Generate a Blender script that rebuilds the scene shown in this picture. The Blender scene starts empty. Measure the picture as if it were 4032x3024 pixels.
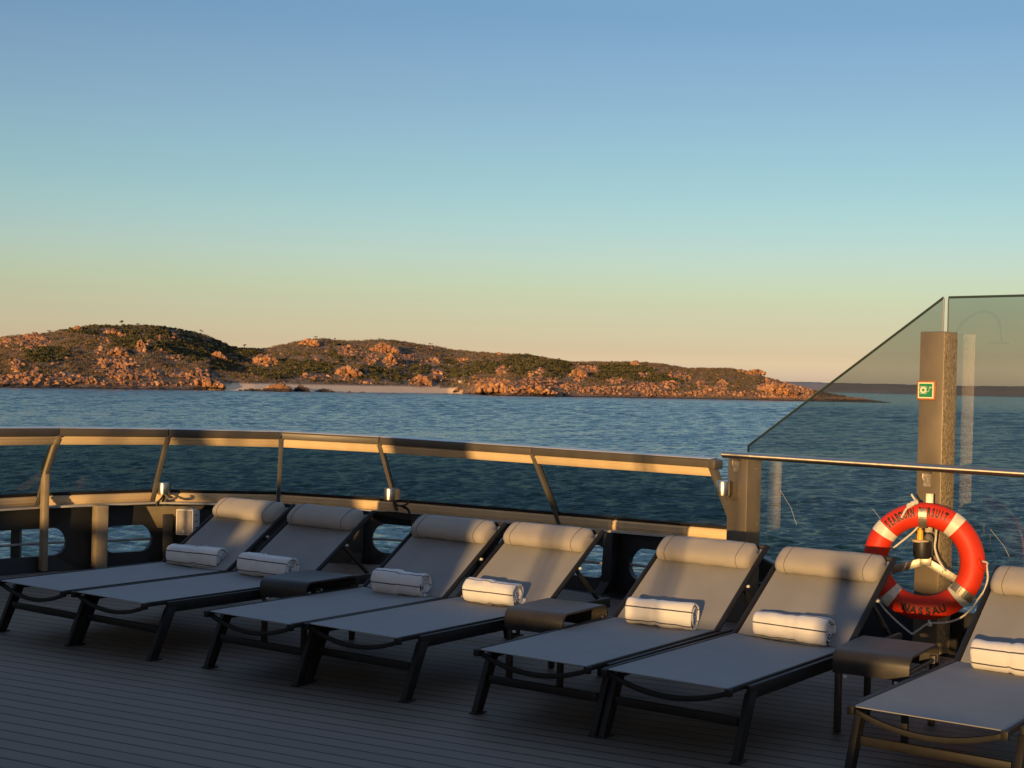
import bpy, bmesh, math, random
import numpy as np
from mathutils import Vector, Matrix, noise
PI = math.pi
rad = math.radians
SC = bpy.context.scene
COL = SC.collection

# ------------------------------------------------------------------ camera, sky, sun, exposure
CAM_Z = 1.65
cam = bpy.data.cameras.new('camera')
cam.lens = 36 * 5633 / 4032.0
cam.sensor_width = 36
cam.clip_start = 0.05
cam.clip_end = 60000
camo = bpy.data.objects.new('camera', cam)
COL.objects.link(camo)
_roll, _pitch = 0.0255, 0.00236
_U = Vector((1, 0, 0)); _F = Vector((0, math.cos(_pitch), -math.sin(_pitch)))
_UP = Vector((0, math.sin(_pitch), math.cos(_pitch)))
_r = _U * math.cos(_roll) + _UP * math.sin(_roll)
_u = _UP * math.cos(_roll) - _U * math.sin(_roll)
camo.matrix_world = Matrix(((_r.x, _u.x, -_F.x, 0), (_r.y, _u.y, -_F.y, 0), (_r.z, _u.z, -_F.z, CAM_Z), (0, 0, 0, 1)))
SC.camera = camo

SUN_AZ, SUN_EL = rad(21), rad(4.0)          # azimuth from -Y towards -X, elevation
S = Vector((-math.sin(SUN_AZ) * math.cos(SUN_EL), -math.cos(SUN_AZ) * math.cos(SUN_EL), math.sin(SUN_EL)))
sun = bpy.data.lights.new('sun', 'SUN')
sun.energy = 3.2
sun.angle = rad(0.5)
sun.color = (1.0, 0.60, 0.235)
suno = bpy.data.objects.new('sun', sun)
suno.rotation_euler = S.to_track_quat('Z', 'Y').to_euler()
COL.objects.link(suno)

W = bpy.data.worlds.new('World'); SC.world = W; W.use_nodes = True
wn, wl = W.node_tree.nodes, W.node_tree.links
bg = wn['Background']
sky = wn.new('ShaderNodeTexSky'); sky.sky_type = 'NISHITA'; sky.sun_disc = False
sky.sun_elevation = SUN_EL; sky.sun_rotation = math.atan2(S.x, S.y)
sky.air_density = 1.0; sky.dust_density = 1.0; sky.ozone_density = 1.5
tc = wn.new('ShaderNodeTexCoord'); sp = wn.new('ShaderNodeSeparateXYZ'); wl.new(tc.outputs['Generated'], sp.inputs[0])
ramp = wn.new('ShaderNodeValToRGB'); ramp.color_ramp.interpolation = 'CARDINAL'; wl.new(sp.outputs['Z'], ramp.inputs[0])
SKY_GRADE = [(0.0, (2.59, 3.07, 8.56)), (1.0, (4.4, 3.8, 4.0)), (0.016, (2.07, 2.36, 5.71)), (0.023, (1.67, 1.86, 4.22)), (0.03, (1.5, 1.67, 3.42)), (0.0384, (1.36, 1.5, 2.72)), (0.0523, (1.25, 1.37, 2.11)), (0.0648, (1.2, 1.34, 1.82)), (0.0911, (1.13, 1.29, 1.73)), (0.1282, (0.99, 1.22, 1.55)), (0.1774, (0.93, 1.1, 1.42)), (0.2215, (0.87, 1.02, 1.36)), (0.2579, (0.81, 1.0, 1.34)), (0.36, (1.1, 1.2, 1.55)), (0.55, (3.9, 3.4, 3.6))]
for i, (p, c) in enumerate(SKY_GRADE):
    e = ramp.color_ramp.elements[i] if i < 2 else ramp.color_ramp.elements.new(p)
    e.position = p; e.color = (*[q / 12 for q in c], 1)       # kept below 1, scaled back up below
mx = wn.new('ShaderNodeMix'); mx.data_type = 'RGBA'; mx.blend_type = 'MULTIPLY'; mx.inputs[0].default_value = 1
# the grade applies to the sky away from the sun; the glow round the sun keeps the model's own colour
dt = wn.new('ShaderNodeVectorMath'); dt.operation = 'DOT_PRODUCT'; wl.new(tc.outputs['Generated'], dt.inputs[0]); dt.inputs[1].default_value = S
sm = wn.new('ShaderNodeMapRange'); sm.inputs[1].default_value = -0.15; sm.inputs[2].default_value = 0.6; wl.new(dt.outputs['Value'], sm.inputs[0])
m0 = wn.new('ShaderNodeMix'); m0.data_type = 'RGBA'; wl.new(sm.outputs[0], m0.inputs[0]); wl.new(ramp.outputs[0], m0.inputs[6]); m0.inputs[7].default_value = (0.62 / 12, 0.64 / 12, 0.82 / 12, 1)
wl.new(sky.outputs[0], mx.inputs[6]); wl.new(m0.outputs[2], mx.inputs[7])
x12 = wn.new('ShaderNodeVectorMath'); x12.operation = 'SCALE'; x12.inputs['Scale'].default_value = 12; wl.new(mx.outputs[2], x12.inputs[0])
wl.new(x12.outputs[0], bg.inputs[0]); bg.inputs[1].default_value = 0.10
SC.view_settings.view_transform = 'Standard'
SC.view_settings.look = 'None'
SC.view_settings.gamma = 1.0
SC.view_settings.exposure = 0.8
SC.view_settings.use_curve_mapping = False

# ------------------------------------------------------------------ materials
MATS = {}
def mat(name, col, rough=0.6, metal=0.0, var=0.0, scale=8.0, bump=0.0, bscale=40.0, spec=0.5, stretch=(1, 1, 1), coat=0.0):
    m = bpy.data.materials.new(name); m.use_nodes = True
    n, l = m.node_tree.nodes, m.node_tree.links
    b = n['Principled BSDF']
    b.inputs['Base Color'].default_value = (*col, 1)
    b.inputs['Roughness'].default_value = rough
    b.inputs['Metallic'].default_value = metal
    b.inputs['Specular IOR Level'].default_value = spec
    b.inputs['Coat Weight'].default_value = coat
    t = n.new('ShaderNodeTexCoord'); mp = n.new('ShaderNodeMapping'); mp.inputs['Scale'].default_value = stretch
    l.new(t.outputs['Object'], mp.inputs[0])
    if var > 0:
        nz = n.new('ShaderNodeTexNoise'); nz.inputs['Scale'].default_value = scale; nz.inputs['Detail'].default_value = 6
        l.new(mp.outputs[0], nz.inputs['Vector'])
        r = n.new('ShaderNodeValToRGB')
        r.color_ramp.elements[0].position = 0.3; r.color_ramp.elements[1].position = 0.7
        r.color_ramp.elements[0].color = (*[c * (1 - var) for c in col], 1)
        r.color_ramp.elements[1].color = (*[min(1, c * (1 + var)) for c in col], 1)
        l.new(nz.outputs[0], r.inputs[0]); l.new(r.outputs[0], b.inputs['Base Color'])
        mr = n.new('ShaderNodeMapRange'); mr.inputs[3].default_value = max(0.02, rough - 0.08); mr.inputs[4].default_value = min(1, rough + 0.1)
        l.new(nz.outputs[0], mr.inputs[0]); l.new(mr.outputs[0], b.inputs['Roughness'])
    if bump > 0:
        nb = n.new('ShaderNodeTexNoise'); nb.inputs['Scale'].default_value = bscale; nb.inputs['Detail'].default_value = 4
        l.new(mp.outputs[0], nb.inputs['Vector'])
        bp = n.new('ShaderNodeBump'); bp.inputs['Strength'].default_value = bump; bp.inputs['Distance'].default_value = 0.01
        l.new(nb.outputs[0], bp.inputs['Height']); l.new(bp.outputs[0], b.inputs['Normal'])
    MATS[name] = m
    return m

M_frame = mat('charcoal powder coat', (0.010, 0.0095, 0.0095), 0.55, var=0.25, scale=14, bump=0.04, bscale=300, spec=.28)
M_sling = mat('grey woven sling', (0.225, 0.224, 0.22), 0.75, var=0.07, scale=5, bump=0.25, bscale=420, spec=0.3)
M_pillow = mat('greige canvas', (0.315, 0.292, 0.262), 0.85, var=0.06, scale=7, bump=0.35, bscale=260, spec=0.2)
M_pipe = mat('dark seam thread', (0.10, 0.09, 0.085), 0.8)
M_towel = mat('white terry', (0.80, 0.80, 0.80), 0.95, var=0.03, scale=20, bump=0.9, bscale=330, spec=0.1)
M_stripe = mat('navy towel stripe', (0.035, 0.04, 0.06), 0.9, bump=0.6, bscale=300)
M_table = mat('brown black aluminium', (0.028, 0.026, 0.025), 0.45, var=0.25, scale=10, bump=0.03, bscale=200, spec=.35)
M_white_plug = mat('white plastic plug', (0.6, 0.6, 0.58), 0.5)
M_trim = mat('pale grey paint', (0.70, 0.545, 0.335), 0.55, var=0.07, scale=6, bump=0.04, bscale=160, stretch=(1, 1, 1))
M_fascia = mat('bronze grey paint', (0.075, 0.066, 0.055), 0.42, var=0.12, scale=5, bump=0.03, bscale=80)
M_cap = mat('pale rail cap', (0.40, 0.40, 0.39), 0.30, var=0.1, scale=6)
M_strut = mat('dark grey paint', (0.10, 0.095, 0.088), 0.45, var=0.15, scale=8, bump=0.04, bscale=90)
M_bulwark = mat('dark sea grey paint', (0.011, 0.0125, 0.0135), 0.6, var=0.2, scale=6, bump=0.05, bscale=60)
M_bar = mat('grey pipe paint', (0.25, 0.25, 0.25), 0.45, var=0.1)
M_seal = mat('black rubber', (0.008, 0.008, 0.009), 0.6)
M_steel = mat('brushed steel', (0.60, 0.56, 0.50), 0.30, metal=1.0, var=0.05, scale=30)
M_rail = mat('brushed rail steel', (0.60, 0.55, 0.47), 0.47, metal=1.0, var=0.05, scale=30)
_n, _l = M_rail.node_tree.nodes, M_rail.node_tree.links       # ground round the pipe: the highlight runs along it
_n['Principled BSDF'].inputs['Anisotropic'].default_value = 0.9; _n['Principled BSDF'].inputs['Anisotropic Rotation'].default_value = 0.25
_t = _n.new('ShaderNodeTangent'); _t.direction_type = 'RADIAL'; _t.axis = 'Z'; _l.new(_t.outputs[0], _n['Principled BSDF'].inputs['Tangent'])
M_post = mat('painted steel post', (0.185, 0.155, 0.112), 0.40, var=0.13, scale=7, bump=0.08, bscale=190, stretch=(1, 1, 0.6), metal=0.3)
M_rib = mat('warm grey rib paint', (0.26, 0.215, 0.145), 0.5, var=0.15, scale=8, bump=0.08, bscale=120)
M_latch = mat('worn zinc plate', (0.36, 0.33, 0.29), 0.45, metal=0.5, var=0.3, scale=50)
M_speaker = mat('off white cabinet', (0.62, 0.60, 0.57), 0.55, var=0.06)
M_grille = mat('grey metal grille', (0.30, 0.28, 0.26), 0.55, var=0.12, scale=30, bump=0.5, bscale=500)
M_cable = mat('black cable', (0.02, 0.019, 0.018), 0.5)
M_orange = mat('orange buoy plastic', (0.55, 0.030, 0.009), 0.5, var=0.10, scale=9, bump=0.08, bscale=60, spec=.3)
M_tape = mat('retroreflective tape', (0.66, 0.63, 0.52), 0.38, var=0.10, scale=60, bump=0.2, bscale=120)
M_ink = mat('black print', (0.01, 0.009, 0.009), 0.6)
M_rope = mat('cream rope', (0.66, 0.63, 0.56), 0.9, var=0.15, scale=90, bump=0.8, bscale=200)
M_strap = mat('stainless strap', (0.27, 0.25, 0.21), 0.42, metal=0.7, var=0.2, scale=25, bump=0.08, bscale=70)
M_yellow = mat('yellow plastic', (0.75, 0.42, 0.03), 0.45, var=0.1)
M_cork = mat('tan foam disc', (0.45, 0.36, 0.24), 0.8, var=0.2, scale=30)
M_black = mat('black plastic', (0.012, 0.012, 0.012), 0.5)
M_edge = mat('polished glass edge', (0.03, 0.05, 0.045), 0.3)
M_glint_side = mat('pitted steel with painted glint', (0.32, 0.25, 0.145), 0.42, var=0.5, scale=60, bump=0.7, bscale=70, stretch=(1, 1, 0.8), metal=0.3)  # lighter gold colour stands in for the sun glint on the post
M_wood = mat('orange stained frame', (0.34, 0.12, 0.035), 0.55, var=0.2, scale=20)
M_cream = mat('photoluminescent cream', (0.74, 0.72, 0.50), 0.5, var=0.04)
M_green = mat('safety green', (0.012, 0.22, 0.10), 0.5, var=0.05)
M_waterway = mat('steel waterway paint', (0.035, 0.04, 0.045), 0.5, var=0.2, scale=3)
M_ship = mat('ship grey paint', (0.35, 0.35, 0.36), 0.5, var=0.08, scale=2)
M_rubber = mat('dark inflatable rubber', (0.06, 0.06, 0.062), 0.6)
M_vest = mat('pale clothing', (0.45, 0.36, 0.30), 0.8)

def glass_mat(name, tint, refl=1.0):
    m = bpy.data.materials.new(name); m.use_nodes = True
    n, l = m.node_tree.nodes, m.node_tree.links
    n.remove(n['Principled BSDF'])
    tr = n.new('ShaderNodeBsdfTransparent'); gl = n.new('ShaderNodeBsdfGlossy'); gl.inputs['Roughness'].default_value = 0.012
    # Schlick reflectance on the entry face only; light leaving the slab passes straight on
    g = n.new('ShaderNodeNewGeometry'); d = n.new('ShaderNodeVectorMath'); d.operation = 'DOT_PRODUCT'
    l.new(g.outputs['Normal'], d.inputs[0]); l.new(g.outputs['Incoming'], d.inputs[1])
    ab = n.new('ShaderNodeMath'); ab.operation = 'ABSOLUTE'; l.new(d.outputs['Value'], ab.inputs[0])
    om = n.new('ShaderNodeMath'); om.operation = 'SUBTRACT'; om.inputs[0].default_value = 1; l.new(ab.outputs[0], om.inputs[1])
    pw = n.new('ShaderNodeMath'); pw.operation = 'POWER'; pw.inputs[1].default_value = 5; l.new(om.outputs[0], pw.inputs[0])
    fr = n.new('ShaderNodeMath'); fr.operation = 'MULTIPLY_ADD'; fr.inputs[1].default_value = .93 * refl; fr.inputs[2].default_value = .07 * refl; l.new(pw.outputs[0], fr.inputs[0])
    ff = n.new('ShaderNodeMath'); ff.operation = 'SUBTRACT'; ff.inputs[0].default_value = 1; l.new(g.outputs['Backfacing'], ff.inputs[1])
    mu = n.new('ShaderNodeMath'); mu.operation = 'MULTIPLY'; l.new(ff.outputs[0], mu.inputs[1])
    nz = n.new('ShaderNodeTexNoise'); nz.inputs['Scale'].default_value = 1.7; nz.inputs['Detail'].default_value = 5
    t = n.new('ShaderNodeTexCoord'); l.new(t.outputs['Object'], nz.inputs['Vector'])
    r = n.new('ShaderNodeValToRGB')
    r.color_ramp.elements[0].color = (*[c * 0.95 for c in tint], 1); r.color_ramp.elements[1].color = (*[min(1, c * 1.04) for c in tint], 1)
    l.new(nz.outputs[0], r.inputs[0]); l.new(r.outputs[0], tr.inputs[0])
    nb = n.new('ShaderNodeTexNoise'); nb.inputs['Scale'].default_value = 3.0; l.new(t.outputs['Object'], nb.inputs['Vector'])
    bp = n.new('ShaderNodeBump'); bp.inputs['Strength'].default_value = 0.015; l.new(nb.outputs[0], bp.inputs['Height'])
    l.new(bp.outputs[0], gl.inputs['Normal'])
    mix = n.new('ShaderNodeMixShader')
    l.new(fr.outputs[0], mu.inputs[0]); l.new(mu.outputs[0], mix.inputs[0])
    l.new(tr.outputs[0], mix.inputs[1]); l.new(gl.outputs[0], mix.inputs[2])
    l.new(mix.outputs[0], n['Material Output'].inputs[0])
    return m
# each pane is a solid slab: light crosses two faces, so the tint below is per face
M_glass_lean = glass_mat('dark tinted glass', (0.47, 0.535, 0.54), .8)
M_glass_tall = glass_mat('grey green glass', (0.69, 0.72, 0.70), 1.5)

# ------------------------------------------------------------------ mesh helpers
class MB:
    """collects solids and links them as one mesh object"""
    def __init__(s): s.bm = bmesh.new()
    def box(s, c, d, R=None):
        vs = []
        for x in (-.5, .5):
            for y in (-.5, .5):
                for z in (-.5, .5):
                    v = Vector((x * d[0], y * d[1], z * d[2]))
                    if R is not None: v = R @ v
                    vs.append(s.bm.verts.new(v + Vector(c)))
        for f in ((0, 1, 3, 2), (4, 6, 7, 5), (0, 4, 5, 1), (2, 3, 7, 6), (0, 2, 6, 4), (1, 5, 7, 3)):
            s.bm.faces.new([vs[i] for i in f])
        return s
    def bar(s, a, b, w, h, up=(0, 0, 1)):
        a, b = Vector(a), Vector(b); d = (b - a); L = d.length; d.normalize()
        u = Vector(up); x = d.cross(u)
        if x.length < 1e-5: x = d.cross(Vector((0, 1, 0)))
        x.normalize(); u = x.cross(d)
        R = Matrix((x, d, u)).transposed()
        return s.box((a + b) / 2, (w, L, h), R)
    def tube(s, pts, r, n=10, closed=False, cap=True):
        pts = [Vector(p) for p in pts]; rings = []; N = len(pts)
        rr = r if isinstance(r, (list, tuple)) else [r] * N
        prev = None
        for i, p in enumerate(pts):
            if closed: t = pts[(i + 1) % N] - pts[i - 1]
            else: t = pts[min(i + 1, N - 1)] - pts[max(i - 1, 0)]
            t.normalize()
            if prev is None:
                x = t.cross(Vector((0, 0, 1)))
                if x.length < 1e-3: x = t.cross(Vector((1, 0, 0)))
            else: x = prev - t * prev.dot(t)
            x.normalize(); prev = x; y = t.cross(x)
            rings.append([s.bm.verts.new(p + (x * math.cos(2 * PI * k / n) + y * math.sin(2 * PI * k / n)) * rr[i]) for k in range(n)])
        for i in range(N if closed else N - 1):
            a, b = rings[i], rings[(i + 1) % N]
            for k in range(n): s.bm.faces.new((a[k], a[(k + 1) % n], b[(k + 1) % n], b[k]))
        if cap and not closed:
            s.bm.faces.new(rings[0][::-1]); s.bm.faces.new(rings[-1])
        return s
    def lathe(s, prof, n=28, M=None):
        M = M or Matrix.Identity(4); rings = []
        for r, z in prof:
            if r < 1e-6: rings.append([s.bm.verts.new(M @ Vector((0, 0, z)))])
            else: rings.append([s.bm.verts.new(M @ Vector((r * math.cos(2 * PI * k / n), r * math.sin(2 * PI * k / n), z))) for k in range(n)])
        for a, b in zip(rings, rings[1:]):
            for k in range(n):
                if len(a) == 1 and len(b) == 1: continue
                if len(a) == 1: s.bm.faces.new((a[0], b[k], b[(k + 1) % n]))
                elif len(b) == 1: s.bm.faces.new((a[k], b[0], a[(k + 1) % n]))
                else: s.bm.faces.new((a[k], b[k], b[(k + 1) % n], a[(k + 1) % n]))
        return s
    def prism(s, poly, off):
        off = Vector(off)
        a = [s.bm.verts.new(Vector(p)) for p in poly]; b = [s.bm.verts.new(Vector(p) + off) for p in poly]
        s.bm.faces.new(a[::-1]); s.bm.faces.new(b)
        n = len(a)
        for i in range(n): s.bm.faces.new((a[i], a[(i + 1) % n], b[(i + 1) % n], b[i]))
        return s
    def loft(s, secs, closed_sec=True, cap=True):
        R = [[s.bm.verts.new(Vector(p)) for p in sec] for sec in secs]; n = len(R[0])
        for a, b in zip(R, R[1:]):
            for k in range(n if closed_sec else n - 1):
                s.bm.faces.new((a[k], a[(k + 1) % n], b[(k + 1) % n], b[k]))
        if cap and closed_sec:
            s.bm.faces.new(R[0][::-1]); s.bm.faces.new(R[-1])
        return s
    def build(s, name, m, parent=None, bevel=0.0, smooth=False, seg=2):
        bmesh.ops.recalc_face_normals(s.bm, faces=s.bm.faces)
        if bevel > 0:
            ed = [e for e in s.bm.edges if len(e.link_faces) == 2 and e.calc_face_angle(0) > 0.6]
            bmesh.ops.bevel(s.bm, geom=ed, offset=bevel, segments=seg, affect='EDGES', profile=0.5, clamp_overlap=True)
        me = bpy.data.meshes.new(name); s.bm.to_mesh(me); s.bm.free()
        if isinstance(m, (list, tuple)):
            for q in m: me.materials.append(q)
        else: me.materials.append(m)
        if smooth or bevel > 0:
            for p in me.polygons: p.use_smooth = True
            if hasattr(me, 'set_sharp_from_angle'): me.set_sharp_from_angle(angle=rad(40))
        o = bpy.data.objects.new(name, me); COL.objects.link(o)
        if parent is not None: o.parent = parent
        return o

def np_mesh(name, V, F, m, parent=None, matidx=None, smooth=False):
    me = bpy.data.meshes.new(name)
    V = np.asarray(V, dtype=np.float32); F = np.asarray(F, dtype=np.int32); k = F.shape[1]
    me.vertices.add(len(V)); me.vertices.foreach_set('co', V.ravel())
    me.loops.add(F.size); me.loops.foreach_set('vertex_index', F.ravel())
    me.polygons.add(len(F)); me.polygons.foreach_set('loop_start', np.arange(0, F.size, k, dtype=np.int32))
    for q in (m if isinstance(m, (list, tuple)) else [m]): me.materials.append(q)
    if matidx is not None: me.polygons.foreach_set('material_index', np.asarray(matidx, dtype=np.int32))
    me.polygons.foreach_set('use_smooth', np.full(len(F), smooth, dtype=bool))
    me.update(calc_edges=True); me.validate()
    o = bpy.data.objects.new(name, me); COL.objects.link(o)
    if parent is not None: o.parent = parent
    return o
def attr(o, name, data, domain='POINT'):
    a = o.data.attributes.new(name, 'FLOAT', domain); a.data.foreach_set('value', np.asarray(data, dtype=np.float32))
def tag(o, label, cat, group=None, kind=None):
    if label: o['label'] = label
    if cat: o['category'] = cat
    if group: o['group'] = group
    if kind: o['kind'] = kind
    return o
def thing(name, label, cat, loc=(0, 0, 0), rz=0.0, group=None):
    o = bpy.data.objects.new(name, None); o.empty_display_size = 0.1; COL.objects.link(o)
    o.location = loc; o.rotation_euler = (0, 0, rz)
    return tag(o, label, cat, group)
def copy_tree(o, parent=None):
    c = o.copy(); COL.objects.link(c); c.parent = parent
    for ch in list(o.children): copy_tree(ch, c)
    return c
def v2(a): return Vector((a[0], a[1]))

# ------------------------------------------------------------------ sea
SEA = -16.0
def water_material():
    m = bpy.data.materials.new('sea water'); m.use_nodes = True
    n, l = m.node_tree.nodes, m.node_tree.links
    b = n['Principled BSDF']
    b.inputs['Base Color'].default_value = (0.006, 0.045, 0.062, 1)
    b.inputs['Roughness'].default_value = 0.18
    b.inputs['IOR'].default_value = 1.333; b.inputs['Specular IOR Level'].default_value = 0.31
    g = n.new('ShaderNodeNewGeometry')
    # capillary ripples tilt the surface: tilt from layered vector noise, independent of viewing distance
    tilt = None
    for sc, st, w in ((1.1, 0.7, 0.78), (0.30, 0.5, 0.42), (0.07, 0.4, 0.16), (0.018, 0.5, 0.06)):
        mp = n.new('ShaderNodeMapping'); mp.inputs['Rotation'].default_value = (0, 0, 0.30); mp.inputs['Scale'].default_value = (sc * st, sc, 1)
        l.new(g.outputs['Position'], mp.inputs[0])
        nz = n.new('ShaderNodeTexNoise'); nz.inputs['Scale'].default_value = 1.0; nz.inputs['Detail'].default_value = 4; nz.inputs['Roughness'].default_value = 0.6
        l.new(mp.outputs[0], nz.inputs['Vector'])
        c = n.new('ShaderNodeVectorMath'); c.operation = 'SUBTRACT'; c.inputs[1].default_value = (.5, .5, .5); l.new(nz.outputs['Color'], c.inputs[0])
        q = n.new('ShaderNodeVectorMath'); q.operation = 'MULTIPLY'; q.inputs[1].default_value = (w * 1.0, w * 1.6, 0); l.new(c.outputs[0], q.inputs[0])
        if tilt is None: tilt = q
        else:
            ad = n.new('ShaderNodeVectorMath'); ad.operation = 'ADD'; l.new(tilt.outputs[0], ad.inputs[0]); l.new(q.outputs[0], ad.inputs[1]); tilt = ad
    ad = n.new('ShaderNodeVectorMath'); ad.operation = 'ADD'; l.new(tilt.outputs[0], ad.inputs[0]); l.new(g.outputs['Normal'], ad.inputs[1])
    nm = n.new('ShaderNodeVectorMath'); nm.operation = 'NORMALIZE'; l.new(ad.outputs[0], nm.inputs[0]); l.new(nm.outputs[0], b.inputs['Normal'])
    # broad patches of wind-ruffled and calmer water
    mp = n.new('ShaderNodeMapping'); mp.inputs['Scale'].default_value = (0.004, 0.02, 1); l.new(g.outputs['Position'], mp.inputs[0])
    nz = n.new('ShaderNodeTexNoise'); nz.inputs['Detail'].default_value = 4; nz.inputs['Scale'].default_value = 1; l.new(mp.outputs[0], nz.inputs['Vector'])
    r = n.new('ShaderNodeValToRGB'); r.color_ramp.elements[0].position = .35; r.color_ramp.elements[1].position = .68
    r.color_ramp.elements[0].color = (0.006, 0.047, 0.064, 1); r.color_ramp.elements[1].color = (0.010, 0.066, 0.078, 1)
    l.new(nz.outputs[0], r.inputs[0]); l.new(r.outputs[0], b.inputs['Base Color'])
    return m
M_water = water_material()
def build_sea():
    rng = np.random.default_rng(5)
    # graded polar sheet: fine near the ship, coarse far out
    rs = [25.0]
    while rs[-1] < 30000: rs.append(rs[-1] * (1.02 if rs[-1] < 55 else 1.0033 if rs[-1] < 2600 else 1.02 if rs[-1] < 3500 else 1.06))
    rs = np.array(rs); th = np.concatenate([np.linspace(-PI, -0.62, 60)[:-1], np.linspace(-0.62, 0.62, 640), np.linspace(0.62, PI, 60)[1:]])
    Rr, Th = np.meshgrid(rs, th, indexing='ij')
    X, Y = Rr * np.sin(Th), Rr * np.cos(Th)
    Z = np.zeros_like(X)
    cell = np.maximum(np.gradient(rs), 0.001)[:, None]
    for k in range(96):
        lam = 0.8 * (20 / 0.8) ** rng.random()
        a = 0.35 + rng.normal() * 0.55
        kx, ky = math.sin(a) * 2 * PI / lam, math.cos(a) * 2 * PI / lam
        amp = 0.0078 * lam
        fade = np.clip((lam / cell - 2.0) / 2.0, 0, 1)
        if lam > 5: fade = fade * np.clip((Rr - lam * 45) / (lam * 25), 0, 1)      # only the far, coarser rows carry the longer waves
        Z += amp * fade * np.sin(X * kx + Y * ky + rng.random() * 6.28)
    Z -= 0.0
    V = np.stack([X, Y, SEA + Z], -1).reshape(-1, 3)
    nr, nt = X.shape
    i, j = np.meshgrid(np.arange(nr - 1), np.arange(nt - 1), indexing='ij')
    a = (i * nt + j).ravel()
    F = np.stack([a, a + nt, a + nt + 1, a + 1], -1)
    o = np_mesh('water', V, F, M_water, smooth=True)
    tag(o, None, None, kind='structure')
build_sea()

# ------------------------------------------------------------------ island, beach and far coast
FPX = 5633.0
def px_dir(px):      # ground bearing of a picture column at the horizon
    return (px - 2016) / FPX
def hor(px): return 1498.7 + 0.0255 * (px - 2016)
SHORE = [(-400, 1519), (0, 1526), (841, 1537), (1000, 1540), (1768, 1549), (2000, 1559), (2597, 1568), (3166, 1579), (3519, 1587)]
RIDGE = [(-400, 1335), (0, 1331), (68, 1320), (190, 1311), (289, 1290), (375, 1281), (475, 1284), (633, 1288), (723, 1306), (791, 1317), (859, 1345), (904, 1367), (958, 1372),
         (1010, 1374), (1068, 1369), (1181, 1345), (1253, 1336), (1362, 1345), (1542, 1340), (1655, 1354), (1723, 1365), (1791, 1381), (1904, 1388), (1995, 1397), (2136, 1408), (2244, 1427),
         (2488, 1426), (2613, 1436), (2705, 1452), (2868, 1453), (2990, 1466), (3006, 1488), (3085, 1503), (3139, 1519), (3200, 1536), (3300, 1557), (3420, 1573), (3519, 1587.5)]
def interp(tab, x): return np.interp(x, [t[0] for t in tab], [t[1] for t in tab])
def fbm(x, y, oct=5, f=1.0, seed=0.0):
    s = 0; a = 1; t = 0
    for k in range(oct):
        s += a * noise.noise(Vector((x * f + seed, y * f - seed, seed * 1.7 + k * 9.1))); t += a; a *= 0.5; f *= 2.03
    return s / t
class Island:
    def __init__(s):
        s.cols = np.arange(-330, 3520, 7.0)
        s.nt = 64; nb = 14
        s.D0 = (CAM_Z - SEA) * FPX / (interp(SHORE, s.cols) - hor(s.cols))
        width = np.interp(s.cols, [-400, 0, 600, 950, 1300, 1800, 2300, 2900, 3050, 3200, 3519], [300, 310, 330, 430, 470, 400, 330, 260, 170, 90, 30])
        s.D1 = s.D0 + width
        s.Hr = (hor(s.cols) - interp(RIDGE, s.cols)) / FPX * s.D1 + CAM_Z - SEA      # ridge height above sea
        s.beach = np.interp(s.cols, [-400, 790, 850, 930, 1300, 1700, 1790, 1850, 2600, 3519], [0.012, .012, .045, .062, .065, .062, .05, .015, .015, .015])
        s.ts = np.concatenate([np.linspace(-0.04, 1.0, s.nt), 1.0 + np.linspace(0.06, 0.8, nb)])
    def height(s, i, t, rough=True):
        H = max(s.Hr[i], 1.2 if s.cols[i] < 3300 else .25); tb = s.beach[i]
        if t <= 0: return t * 25
        lo = min(float(np.interp(tb, [.015, .045], [1.0, 7.0])), H * .5)
        if t <= tb: h = lo * (t / tb)
        else:
            q = min(1.0, (t - tb) / (1 - tb))
            step = 0.10 if tb < 0.03 else 0.02
            h = lo + (H - lo) * (step * min(1, q / 0.05) + (1 - step) * (q ** 0.92))
        if t > 1: h = H * max(-0.1, 1 - 0.25 * (t - 1) - 0.9 * (t - 1) ** 2)
        if rough and t > tb:
            D = s.D0[i] + t * (s.D1[i] - s.D0[i]); x = px_dir(s.cols[i]) * D
            amp = min(1, (t - tb) * 9) * min(9.0, H * 0.16)
            r = fbm(x * 0.012, D * 0.012, 4, 1, 3.1) * 1.1 + 0.5 * abs(fbm(x * 0.035, D * 0.035, 4, 1, 7.7))
            h += amp * r * (0.25 if t > 0.93 else 1)
        return h
    def pos(s, i, t):
        D = s.D0[i] + t * (s.D1[i] - s.D0[i])
        return px_dir(s.cols[i]) * D, D
ISL = Island()
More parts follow.
